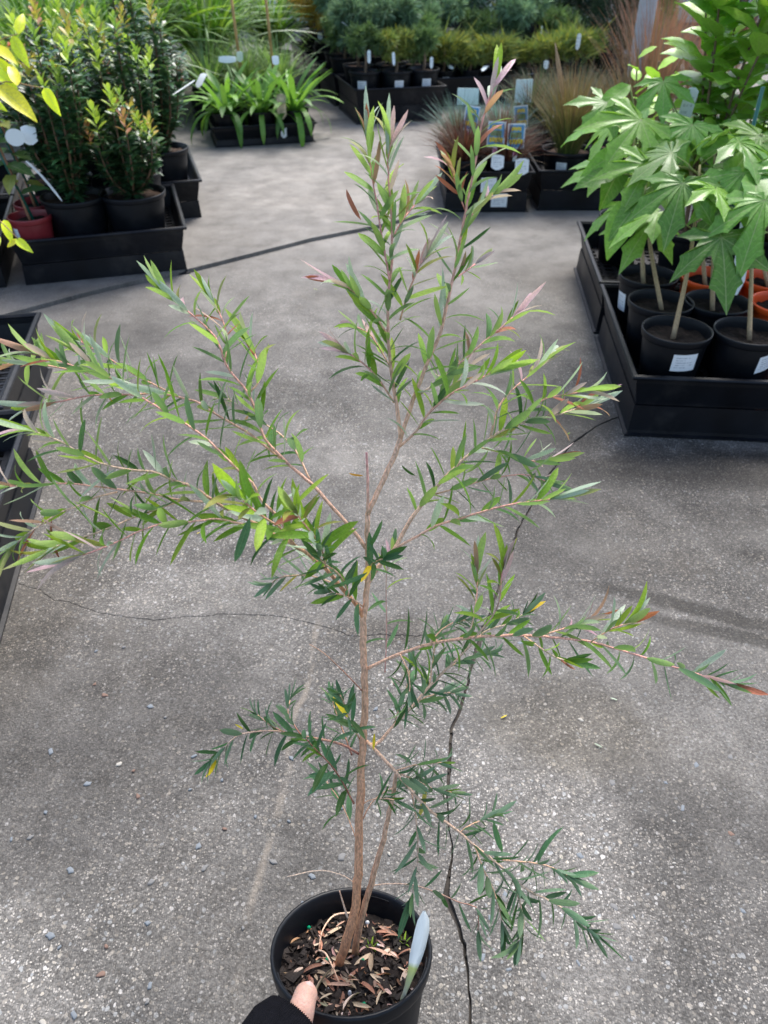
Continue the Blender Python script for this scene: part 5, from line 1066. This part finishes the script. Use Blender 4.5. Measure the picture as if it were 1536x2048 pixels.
def conifer(kind, label, pos, r=.088, h=.15, sc=1., group='dwarf conifers in black pots', sticker=None, i=0):
    t = thing('potted_conifer', label, 'potted conifer', pos, rng.uniform(0, 6.28) if sticker is None else 0, group); add_pot(t, r, h, BLACK, SOILB, .015, sticker)
    ob('trunk', TRK, t, Matrix.Translation((0, 0, h-.01))); f = ob('foliage', CON[kind][i % len(CON[kind])], t, Matrix.Translation((0, 0, h-.01)) @ Matrix.Scale(sc, 4)); f['kind'] = 'stuff'; return t
GC = 'stacked black trays of conifers'
cl = {}
names = {0: 'the front row of dwarf conifers', 1: 'the second row of dwarf conifers', 2: 'the third row of dwarf conifers', 3: 'the fourth row of dwarf conifers'}
for j in range(4): cl[j] = stack(c0+uy*(j*.54)+ux*(0 if j == 0 else -.01), 'l', YC, .50, .50, names[j]+' left of the junipers', GC, .080, .088, z0=.012)
for (u, v_, k, lb, s) in [(-.165, -.12, 'green', 'dwarf green conifer in the front left pot of the stacked trays', .95), (.0, -.145, 'gold', 'round golden green dwarf conifer in the middle front pot of the stacked trays', .95), (.16, -.12, 'green', 'dwarf conifer in the front right pot of the stacked trays', .9)]:
    conifer(k, lb, cl[0](u, v_), sc=s, sticker=(R(-12 if u < 0 else 12), .085, .024, .026, 0), i=int(u > 0))
for (j, u, v_, k, lb) in [(0, -.15, .10, 'blue', 'blue green dwarf pine with a curved white tag in the front stack'), (0, .03, .08, 'blue', 'blue green dwarf pine in the middle of the front stack'), (0, .17, .09, 'green', 'green dwarf conifer at the back right of the front stack'),
                          (1, -.15, -.12, 'green', 'green dwarf conifer at the near left of the second row'), (1, .02, -.1, 'blue', 'blue green dwarf pine in the middle of the second row'), (1, .16, -.1, 'blue', 'blue green dwarf pine at the right of the second row'),
                          (1, -.14, .1, 'blue', 'blue green dwarf pine at the far left of the second row'), (1, .06, .1, 'green', 'green dwarf conifer at the far right of the second row')]:
    conifer(k, lb, cl[j](u, v_), sc=1.1, i=j)
for j in (2, 3):
    for q, (u, v_) in enumerate([(-.15, -.12), (.02, -.12), (.16, -.1), (-.1, .1), (.1, .1)]):
        k = ['amber', 'amber', 'blue', 'amber', 'green'][q] if j == 3 else ['amber', 'blue', 'blue', 'amber', 'blue'][q]
        conifer(k, {'amber': 'amber yellow shrub', 'blue': 'blue green pine', 'green': 'green conifer'}[k]+(' at the left' if u < -.12 else ' in the middle' if abs(u) < .05 else ' at the right' if u > .12 else ' at the rear left' if u < 0 else ' at the rear right')+(' of the third' if j == 2 else ' of the fourth')+' stacked tray row', cl[j](u, v_), sc=1.45 if k == 'amber' else 1.15, i=q)
# low golden junipers, right of the stack
jl = {}
for j, (du, dv) in enumerate([(.55, .36), (1.08, .36), (.55, .92), (1.08, .92), (1.62, .40), (1.62, .94)]): jl[j] = stack(c0+ux*du+uy*dv, 'l', YC, .50, .50, ['the left golden junipers', 'the right golden junipers', 'the pines behind the left junipers', 'the pines behind the right junipers', 'the tall dark conifers beside the post', 'the rearmost dark conifers beside the post'][j], GC, .06, .09, z0=.012)
for j, lb in ((0, 'left'), (1, 'right')):
    for q, (u, v_) in enumerate([(-.16, -.13), (.0, -.14), (.16, -.13)]): conifer('juni', 'low golden green juniper, '+['left', 'middle', 'right'][q]+' of the three on the '+lb+' juniper tray', jl[j](u, v_), .075, .11, [1.15, .8, 1.0][(q+j) % 3], 'low golden junipers', (R(10), .06, .02, .02, 0) if q == 0 else None, q)
    for q, (u, v_) in enumerate([(-.12, .1), (.12, .1)]): conifer(['blue', 'green'][q], ['blue green', 'green'][q]+' pine behind the '+['left', 'right'][q]+' juniper of the '+lb+' juniper tray', jl[j](u, v_), .08, .14, 1.1, i=q)
for j, lb in ((2, 'left'), (3, 'right')):
    for q, (u, v_) in enumerate([(-.14, -.12), (.12, -.12), (0, .1)]): conifer('gold' if q == 2 else 'blue' if j == 2 or q else 'dark', ('golden ' if q == 2 else 'tall ' if j == 3 and q == 0 else '')+'conifer at the '+['left', 'right', 'rear'][q]+' of the tray behind the '+lb+' junipers', jl[j](u, v_), .09, .16, 1.25, i=q)
for j, lb in ((4, 'front'), (5, 'rear')):
    for q, (u, v_) in enumerate([(-.14, -.1), (.1, -.1), (0, .12)]): conifer('dark', 'tall dark conifer at the '+['left', 'right', 'back'][q]+' of the '+lb+' tray beside the post', jl[j](u, v_), .09, .16, 1., 'tall dark conifers', i=q)
conifer('lime', 'small bright lime conifer just left of the steel post', (1.33, 4.35, .012), .09, .16, 1.25, 'tall dark conifers')
# back line of tall dark shrubs
for i in range(13):
    x = -1.3+i*.42+rng.uniform(-.1, .1); y = 7.6+rng.uniform(-.3, .5)+.2*i*.1
    if x < -.6: continue
    conifer('dark' if i % 3 else 'green', ('dark' if i % 3 else 'large green')+' conifer in the back row, '+['', '', 'first', 'second', 'third', 'fourth', 'fifth', 'sixth', 'seventh', 'eighth', 'ninth', 'tenth', 'eleventh', 'twelfth'][i+0]+' from the left', (x, y, .012), .13, .22, 1.15 if i % 3 else 2.2, 'conifers in the row along the back', i=i)
# white tags among the conifers
ORD = ['first', 'second', 'third', 'fourth', 'fifth', 'sixth', 'seventh', 'eighth', 'ninth', 'tenth', 'eleventh', 'twelfth', 'thirteenth', 'fourteenth', 'fifteenth', 'sixteenth', 'seventeenth', 'eighteenth', 'nineteenth', 'twentieth', 'twenty-first', 'twenty-second']
n_ = -1
for x, y, d, L, W, le, fa, be in sorted([(700, 100, 4.1, .20, .03, -.25, R(90), 1.6), (738, 118, 4.0, .07, .025, .1, 0, 0), (788, 122, 3.95, .07, .022, .2, .3, 0), (846, 82, 4.1, .10, .022, 0, .2, 0), (863, 128, 3.95, .06, .024, .1, 0, 0), (905, 130, 4.4, .06, .04, 1.2, .4, .3), (965, 134, 4.4, .09, .04, 1.2, -.5, .4), (1000, 132, 4.45, .06, .05, 1.0, .6, .2), (960, 84, 4.6, .07, .03, 0, 0, 0), (640, 72, 4.9, .05, .04, .3, 0, 0), (925, 25, 5.2, .12, .035, .9, .8, .5), (1085, 95, 4.7, .16, .02, .3, .2, .2), (1155, 92, 4.5, .10, .035, -.15, 0, 0), (1092, 130, 4.3, .05, .04, 0, 0, 0), (860, 50, 5.4, .06, .03, 0, .3, 0), (815, 35, 5.6, .06, .03, 0, .3, 0), (1035, 20, 6., .07, .03, 0, .3, 0), (1070, 22, 6., .07, .03, 0, .3, 0), (760, 50, 5.4, .06, .03, 0, .3, 0), (960, 50, 5.6, .06, .06, .2, .3, 0), (1000, 48, 5.6, .06, .05, .2, .3, 0), (590, 8, 6.8, .12, .04, .6, .6, .2)]):
    n_ += 1
    put_tag(A(x, y, d)-np.array((0, 0, .02)), L*.85, W*.68, be, PRINT2, le, fa, 'long curved white tag arching over the front stack of conifers' if be > 1 else 'white plant tag among the potted conifers, '+ORD[n_]+' from the left', 'white tags among the conifers')

# ================================================================== LEFT CENTRE: STRAP-LEAVED PLANTS
STRC = [(.10, .23, .03), (.075, .18, .03), (.15, .30, .05)]
STRM = []
for k in range(9):
    V, Fc, U = leaf_geo('strap', 1., .055, [.25, .7, 1.15][k % 3], .3, 10, .12*(k % 2)); STRM.append(mk('strap_leaf', V, Fc, STRAP, STRC[k // 3], U))
def strap(label, pos, seed, L=.26, n=24, group='strap leaved plants in a tray', r=.07, h=.10):
    rg = np.random.default_rng(seed); t = thing('strap_leaf_plant', label, 'potted plant', pos, group=group); add_pot(t, r, h, BLACK, SOIL, .015)
    for i in range(n):
        f = i/n; a = i*2.4+rg.uniform(-.3, .3); el = math.cos(f*1.45)*1.6; k = (0 if f < .35 else 1 if f < .7 else 2)+3*int(rg.integers(3))
        d = nz((math.cos(a), math.sin(a), el+.15)); ob('leaf', STRM[k], t, fmat((.012*math.cos(a), .012*math.sin(a), h-.015), d, nz((-math.cos(a)*1.0, -math.sin(a)*1.0, .25+f)), L*rg.uniform(.75, 1.1)))
    return t
agl = G(430, 302)[:2]; YA = R(15)
la = stack(agl, 'l', YA, .50, .34, 'the strap leaved plants', 'black trays on the left', .03, .06, z0=.012)
for i, (u, v_, lb) in enumerate([(-.165, -.07, 'strap leaved green plant at the front left of its tray'), (.0, -.07, 'strap leaved green plant in the middle front of its tray'), (.165, -.07, 'strap leaved green plant at the front right of its tray'), (-.15, .08, 'strap leaved green plant at the rear left of its tray'), (.01, .08, 'strap leaved green plant at the rear middle of its tray'), (.17, .08, 'strap leaved green plant at the rear right of its tray')]): strap(lb, la(u, v_), 200+i)
put_tag(la(.09, -.15, .07), .11, .045, .1, mat('orange_flower_tag', (.55, .45, .3), .4, noise=.6, nscale=40), .0, R(-8), 'small picture tag among the strap leaves at the right'); put_tag(la(.09, -.165, -.01), .05, .028, 0, PRINT, .1, R(0), 'white price tag low between the strap leaved pots')
# mixed pots behind them, with canes
lb2 = stack(agl+np.array([-math.sin(YA), math.cos(YA)])*.40+np.array([-.06, 0]), 'l', YA, .60, .42, 'the mixed plants with canes', 'black trays on the left', .03, .06, z0=.012)
fine = [blade_mesh(160, .34, .004, .45, .5, [(.12, .22, .06), (.16, .26, .10), (.09, .16, .05), (.2, .27, .12)], 90+k, STRAP, .04) for k in range(2)]
for i, (u, v_, lb) in enumerate([(-.20, -.1, 'fine leaved green plant with a cane, left'), (.0, -.1, 'fine leaved green plant in the middle of the cane tray'), (.18, -.08, 'fine leaved green plant at the right of the cane tray'), (-.15, .1, 'fine leaved green plant at the rear left of the cane tray'), (.1, .1, 'fine leaved green plant at the rear right of the cane tray')]): grass_pot(lb, lb2(u, v_), .09, .14, fine[i % 2], 'fine leaved plants with canes')
for x, y, d, lb, ln in ((480, 118, 3.9, 'weathered bamboo cane standing on the left of the cane tray', .03), (546, 118, 3.85, 'orange brown bamboo cane standing on the right of the cane tray', -.02)):
    q = A(x, y, d); b = MB(); b.tube([q-np.array((0, 0, .12)), q+np.array((ln*.0-.02, .0, .45))], .0075, 8); tag(ob('bamboo_cane', b.mesh('bamboo_cane', BAMBOO)), lb, 'cane')
for x, y, d, L, W, le, fa, lb in ((455, 126, 3.75, .03, .085, .2, .0, 'wide white tag at the left behind the strap leaves'), (480, 124, 3.75, .05, .03, -.4, .3, 'white tag next to the weathered cane'), (552, 130, 3.7, .04, .032, .3, .2, 'curled white tag at the foot of the orange cane')): put_tag(A(x, y, d), L, W, .2, WHITE, le, fa, lb)

# ================================================================== LEFT: GLOSSY SHRUBS IN TRAYS
YL = R(16.5); GLB = 'black trays on the left'; uxl, uyl = np.array([math.cos(YL), math.sin(YL)]), np.array([-math.sin(YL), math.cos(YL)])
lc = G(384, 548)[:2]
l1 = stack(lc, 'r', YL, .50, .50, 'the glossy dark shrubs and red pots', GLB)
l0 = stack(lc-uxl*.53, 'r', YL, .50, .50, 'the red pots at the left picture edge', GLB)
l2 = stack(lc+uyl*.53+uxl*.10, 'r', YL, .50, .50, 'the rear glossy shrubs', GLB)
l3 = stack(lc+uyl*.53-uxl*.53, 'r', YL, .50, .50, 'the shrubs at the far left', GLB)
def glossy(seed, hgt, wid, nst=17, tipn=9, dens=.0034):
    rg = np.random.default_rng(seed); b = MB(); w = MB(); gd = [leaf_geo('obov', 1., .20, .12, .25, 5), leaf_geo('ovate', 1., .2, .2, .3, 5)]
    DC = [(.030, .088, .038), (.042, .115, .046), (.024, .066, .032), (.06, .14, .048)]; tips = []
    for s in range(nst):
        a = s*2.4+rg.uniform(-.4, .4); q = wid*math.sqrt((s+.5)/nst)*.85; top = np.array((q*math.cos(a), q*math.sin(a), hgt*(1-.35*(q/wid)**2)*rg.uniform(.75, 1.08))); P = spline([(0, 0, 0), top*np.array((.75, .75, .45)), top], 14); w.tube(P, np.linspace(.004, .0018, 14), 5, [(.17, .09, .05)])
        d = np.r_[0, np.cumsum(np.linalg.norm(np.diff(P, axis=0), axis=1))]; t = d[-1]*.03
        while t < d[-1]:
            p = np.array([np.interp(t, d, P[:, k]) for k in range(3)]); ph_ = rg.uniform(0, 6.28); dr = nz((math.cos(ph_), math.sin(ph_), rg.uniform(-.1, .9)))
            put(b, gd[rg.integers(2)], p, dr, nz((-dr[0]*.5, -dr[1]*.5, 1)+rg.normal(0, .2, 3)), rg.uniform(.026, .044), np.asarray(DC[rg.integers(4)])*rg.uniform(.8, 1.2)); t += dens*rg.uniform(.5, 1.1)
        tips.append(top)
    return b.mesh('glossy_foliage', LEAFD), w.mesh('shrub_stems', BARK), tips
SHOOTC = [((.22, .36, .04), (.42, .50, .06)), ((.14, .27, .04), (.26, .38, .05)), ((.30, .36, .05), (.5, .30, .08)), ((.35, .16, .08), (.42, .18, .10))]
def shoot_mesh(k):
    b = MB(); rg = np.random.default_rng(k+300)
    for i in range(9):
        a = i*2.4; e = .5+i*.22; put(b, leaf_geo('obov', 1., .2, .1, .3, 6), (0, 0, .006*i), nz((math.cos(a), math.sin(a), e)), nz((-math.cos(a), -math.sin(a), .7)), rg.uniform(.03, .042)*(1-.03*i), SHOOTC[k][0], SHOOTC[k][1])
    return b.mesh('new_shoot', LEAFG)
SHOOT = [shoot_mesh(k) for k in range(4)]
GLM = [glossy(400+k, .42, .15, 20) for k in range(3)]+[glossy(410, .24, .125, 17)]
def glossy_shrub(label, pos, k, r=.10, h=.15, sc=1., rz=0., shoots=True):
    t = thing('potted_shrub', label, 'potted shrub', pos, rz, 'glossy dark shrubs on the left'); add_pot(t, r, h, BLACK, SOILB, .018); fo, st, tips = GLM[k]; Mx = Matrix.Translation((0, 0, h-.02)) @ Matrix.Scale(sc, 4)
    ob('stems', st, t, Mx); f = ob('foliage', fo, t, Mx); f['kind'] = 'stuff'; rg = np.random.default_rng(k+int(pos[0]*97) % 50)
    for q in tips:
        if rg.uniform() < .75: ob('new_shoot', SHOOT[int(rg.choice(4, p=[.44, .30, .18, .08]))], t, Mx @ Matrix.Translation(Vector(q)) @ Matrix.Rotation(rg.uniform(0, 6), 4, 'Z') @ Matrix.Scale(rg.uniform(.85, 1.25), 4))
    return t
glossy_shrub('shorter glossy dark shrub in the black pot at the tray corner', l1(.115, -.125), 3)
glossy_shrub('tall glossy dark shrub in the black pot beside the red pot', l1(-.055, -.115), 0, .098)
glossy_shrub('tall glossy shrub with yellow shoots behind the corner pot', l1(.12, .12), 1, rz=1.); glossy_shrub('tall glossy shrub with yellow shoots at the middle rear of the near left tray', l1(-.10, .12), 2, rz=2.)
glossy_shrub('glossy shrub at the near right of the rear left tray', l2(.135, -.09), 2, rz=4., sc=1.12); glossy_shrub('glossy shrub at the near left of the rear left tray', l2(-.1, -.12), 1, rz=3.)
glossy_shrub('glossy shrub at the far left, behind the yellow leaves', l3(.1, -.1), 0, rz=2.2); glossy_shrub('glossy shrub half out of the left edge behind the red pots', l0(.10, .13), 2, rz=5.)
glossy_shrub('glossy shrub beyond the far left one', l3(-.12, -.08), 1, rz=1.3)
# camellia-like saplings in red pots
CAMC = [(.05, .13, .035), (.075, .17, .04), (.28, .30, .06), (.11, .2, .05)]
CAM = []
for k in range(4): V, Fc, U = leaf_geo('ovate', 1., .24, .2, .3, 9, 0, .1); CAM.append(mk('oval_leaf', V, Fc, LEAFG, CAMC[k], U))
def redpot(label, pos, seed, hgt=.30, n=12):
    rg = np.random.default_rng(seed); t = thing('potted_sapling', label, 'potted plant', pos, group='saplings in dark red pots'); add_pot(t, .063, .115, RED, SOIL, .02, (R(-32), .07, .010, .02, 0) if seed == 1 else None)
    P = spline([(0, 0, .09), (-.02, 0, .09+hgt*.5), (-.05, 0, .09+hgt)], 12); b = MB(); b.tube(P, np.linspace(.0045, .002, 12), 6, [(.30, .14, .07)]); ob('stem', b.mesh('stem', BARK), t)
    b = MB(); b.tube([(.012, .0, .09), (-.065, 0, .12+hgt*.95)], .004, 7); st = ob('stake', b.mesh('stake', STAKE), t)
    b = MB(); b.lathe([(.0001, -.008), (.011, -.006), (.012, .004), (.0001, .008)], 8); ob('tie', b.mesh('tie', mat('green_tie', (.0, .3, .12), .4)), st, Matrix.Translation((-.057, 0, .06+hgt*.93)))
    for i in range(n):
        f = .35+.65*i/n; p = P[int(f*11)]; a = i*2.4+rg.uniform(-.3, .3); d = nz((math.cos(a), math.sin(a), rg.uniform(-.3, .4))); ob('leaf', CAM[int(rg.choice(4, p=[.45, .3, .1, .15]))], t, fmat(p, d, nz((-d[0]*.3, -d[1]*.3-.2, 1)), rg.uniform(.06, .095)))
    return t
redpot('green staked sapling in the front red pot of the left trays', l1(-.187, -.160), 1); redpot('green staked sapling in the red pot behind the front red pot', l1(-.18, -.02), 2); redpot('green sapling in the red pot at the left picture edge', l0(.17, -.15), 3); redpot('green sapling in the leftmost rear red pot', l0(.03, -.02), 4)
# round white tag on the staked sapling, slim tags
b = MB(); a = np.linspace(0, 2*math.pi, 28, endpoint=False); V = [(.025*math.cos(q), 0, .022*math.sin(q)) for q in a]+[(.025*math.cos(q), .001, .022*math.sin(q)) for q in a]; n_ = 28; b.add(V, [tuple(range(n_)), tuple(range(2*n_-1, n_-1, -1))]+[(i, n_+i, n_+(i+1) % n_, (i+1) % n_) for i in range(n_)]); o = ob('plant_tag', b.mesh('round_tag', WHITE, False)); o.matrix_basis = Matrix.Translation(Vector(A(30, 275, 2.1))) @ Matrix.Rotation(.2, 4, 'Z'); tag(o, 'round white tag tied to the green stake above the front red pot', 'plant tag')
for x, y, d, L, W, le, fa, be, lb in ((124, 402, 2.2, .13, .012, .5, R(90), .3, 'thin pale tag leaning out of the black pot beside the red pot'), (258, 360, 2.33, .12, .035, .0, R(-50), .3, 'translucent white tag between the two front black pots'), (345, 190, 2.45, .085, .022, 1.1, R(-75), 0., 'long white tag sticking out at the right of the glossy shrubs'), (395, 175, 2.7, .055, .034, .7, R(-40), .2, 'white tag pair above the long white tag on the glossy shrubs'), (62, 290, 2.15, .05, .04, .3, R(10), .1, 'white card tag hanging beside the round tag')): put_tag(A(x, y, d), L, W, be, WHITE if W != .035 else PRINT2, le, fa, lb)
# red flower clusters on the rear shrubs
FL = cached('flower', lambda: (lambda b: ([put(b, leaf_geo('lance', 1., .16, .2, .2, 5), (0, 0, 0), nz(np.random.default_rng(k).normal(0, 1, 3)+np.array((0, 0, .6))), (0, 0, 1), .028, (.55, .05, .045), (.6, .14, .08)) for k in range(22)], b.mesh('flower', LEAFD))[1])(MB()))
for x, y, d, lb in ((360, 152, 2.75, 'red flower cluster at the right end of the glossy shrubs'), (212, 135, 2.5, 'pinkish red flower cluster in the middle of the glossy shrubs'), (120, 255, 2.25, 'small dull red flower low in the tall glossy shrub'), (22, 95, 2.5, 'dull red flower cluster near the yellow leaves')): o = ob('flower', FL); o.matrix_basis = Matrix.Translation(Vector(A(x, y, d))) @ Matrix.Scale(1. if x > 200 else .7, 4); tag(o, lb, 'flower', 'red flowers among the glossy shrubs')
# yellow-leaved plant leaning in from the left edge
YEL = []
for k in range(4): V, Fc, U = leaf_geo('ovate', 1., .19, .25, .35, 9, .2*(k-1), .05); YEL.append(mk('yellow_leaf', V, Fc, LEAFG, [(.72, .80, .03), (.62, .74, .04), (.80, .72, .05), (.45, .55, .05)][k], U))
yp = np.array([-1.18, 1.88, .002]); ty = thing('potted_shrub', 'yellow leaved plant leaning in from the left picture edge', 'potted shrub', yp); add_pot(ty, .09, .15, BLACK, SOIL, .02)
yb_ = yp+np.array((0, 0, .13))
for top, pts in ((A(115, 118, 1.78), [((36, 68), (45, 20)), ((25, 72), (52, 128)), ((-10, 95), (26, 115)), ((-8, 118), (34, 152)), ((-20, 138), (32, 170)), ((-5, 172), (66, 227)), ((88, 176), (116, 224)), ((-30, 190), (8, 218)), ((34, 172), (20, 118))]), (A(60, 490, 1.60), [((8, 440), (22, 480)), ((32, 478), (60, 500)), ((36, 480), (10, 492)), ((-5, 470), (-12, 500))])):
    d0 = 1.78 if len(pts) > 5 else 1.60; A0 = A(-140 if d0 > 1.7 else -110, 300 if d0 > 1.7 else 520, d0+.06); P = spline([yb_, A0, A(-20, 172 if d0 > 1.7 else 438, d0), A(88, 176, d0) if d0 > 1.7 else A(36, 478, d0)], 24); b = MB(); b.tube(P, np.linspace(.004, .001, 24), 6, [(.32, .20, .08)]); wob('stem', b.mesh('stem', BARK), ty)
    if d0 > 1.7: P2 = spline([A(-40, 168, d0), A(-25, 100, d0), A(10, 76, d0), A(36, 68, d0)], 12); b = MB(); b.tube(P2, np.linspace(.002, .0009, 12), 6, [(.32, .22, .08)]); wob('stem', b.mesh('stem', BARK), ty)
    for k, (p, q) in enumerate(pts):
        a_, b_ = A(*p, d0+rng.uniform(-.02, .02)), A(*q, d0+rng.uniform(-.03, .02)); wob('leaf', YEL[k % 4 if d0 < 1.7 else k % 3], ty, fmat(a_, b_-a_, nz(CP-a_+np.array((0, 0, .8))+rng.normal(0, .3, 3)), float(np.linalg.norm(b_-a_))*1.05))

# ================================================================== FAR LEFT: LONG GRASSY CLUMPS
longb = [blade_mesh(260, .95, .010, .42, .62, [(.10, .22, .035), (.14, .27, .05), (.07, .16, .03), (.22, .34, .06), (.17, .26, .13)], 95+k, STRAP, .06, 'strap', 10) for k in range(3)]
k = 0
for x, y, s, lb in [(-2.35, 4.9, .95, 'leftmost'), (-1.85, 4.55, .8, 'nearest'), (-1.35, 4.9, .9, 'middle'), (-1.05, 5.5, .85, 'rightmost'), (-1.7, 5.6, 1.0, 'rear middle'), (-2.4, 5.8, 1.05, 'rear left'), (-2.9, 5.3, 1.0, 'far left'), (-1.2, 6.4, .95, 'rear right'), (-2.0, 6.6, 1.1, 'farthest'), (-1.55, 4.15, .75, 'lowest'), (-1.45, 4.75, .8, 'second nearest'), (-2.1, 4.1, .8, 'lower left'), (-1.0, 5.05, .75, 'nearest to the cane tray'), (-.72, 5.75, .6, 'smallest, behind the cane tray')]:
    grass_pot('large clump of long arching green blades, '+lb+' of the clumps at upper left', (x, y, .013), .13, .20, longb[k % 3], 'long bladed green clumps at upper left', sc=s); k += 1
# pale shade-house wall with black frame
wy = 9.2; t = thing('shade_house_wall', 'pale translucent nursery wall with a black frame at the back', 'wall', (0, wy, .012))
PANEL = mat('pale_translucent_sheet', (.74, .80, .72), .6, .3, .08, 3); 
FRAME = mat('black_steel_frame', (.012, .012, .013), .5)
for i in range(12):
    x = -5.4+i*.9; b = MB(); b.box(x+.02, x+.88, -.004, .004, .05, 2.4); ob('panel', b.mesh('panel', PANEL, False), t); b = MB(); b.box(x-.02, x+.02, -.025, .025, 0, 2.45); ob('frame_post', b.mesh('frame_post', FRAME, False), t)
for z in (.03, .42, 1.3, 2.42): b = MB(); b.box(-5.42, 5.42, -.032, -.006, z-.025, z+.025); ob('frame_rail', b.mesh('frame_rail', FRAME, False), t)

# ================================================================== LEFT EDGE: EMPTY TRAYS
e1 = G(118, 872)[:2]; e2 = G(10, 1275)[:2]; YE = math.atan2(e1[1]-e2[1], e1[0]-e2[0])-math.pi/2
uxe, uye = np.array([math.cos(YE), math.sin(YE)]), np.array([-math.sin(YE), math.cos(YE)])
stack(e2-uye*.10, 'r', YE, .50, .56, 'EMPTY stacked nearest at the left picture edge', 'empty black trays at the left edge')
stack(e2+uye*.48-uxe*.055, 'r', YE, .50, .45, 'EMPTY stacked behind the nearest one at the left edge', 'empty black trays at the left edge')
put_tag(e2[:2].tolist()+[.13], .05, .03, 0, WHITE, .6, R(-70), 'white tag on the rim of the nearest empty tray at the left edge')
# fallen bits on the concrete
for x, y, c, s, lb in ((1014, 1430, 'yellow', .011, 'tiny yellow leaf scrap lying on the concrete right of the stem'), (1235, 1400, 'silver', .010, 'pale green leaf scrap lying on the concrete far right'), (1205, 1495, 'silver', .012, 'white leaf scrap lying on the concrete at lower right'), (1140, 865, 'lime', .012, 'pale leaf scrap lying by the crack near the right tray'), (628, 578, 'lime', .012, 'pale green leaf scrap lying beyond the shrub'), (393, 1068, 'yellow', .008, 'tiny pale petal lying on the concrete at left')):
    p = G(x, y, .003); o = ob('fallen_leaf', leaf_mesh(c, 3)); a = rng.uniform(0, 6.28); o.matrix_basis = fmat(p, (math.cos(a), math.sin(a), .05), (0, 0, 1), s); tag(o, lb, 'fallen leaf', 'leaf scraps on the concrete')
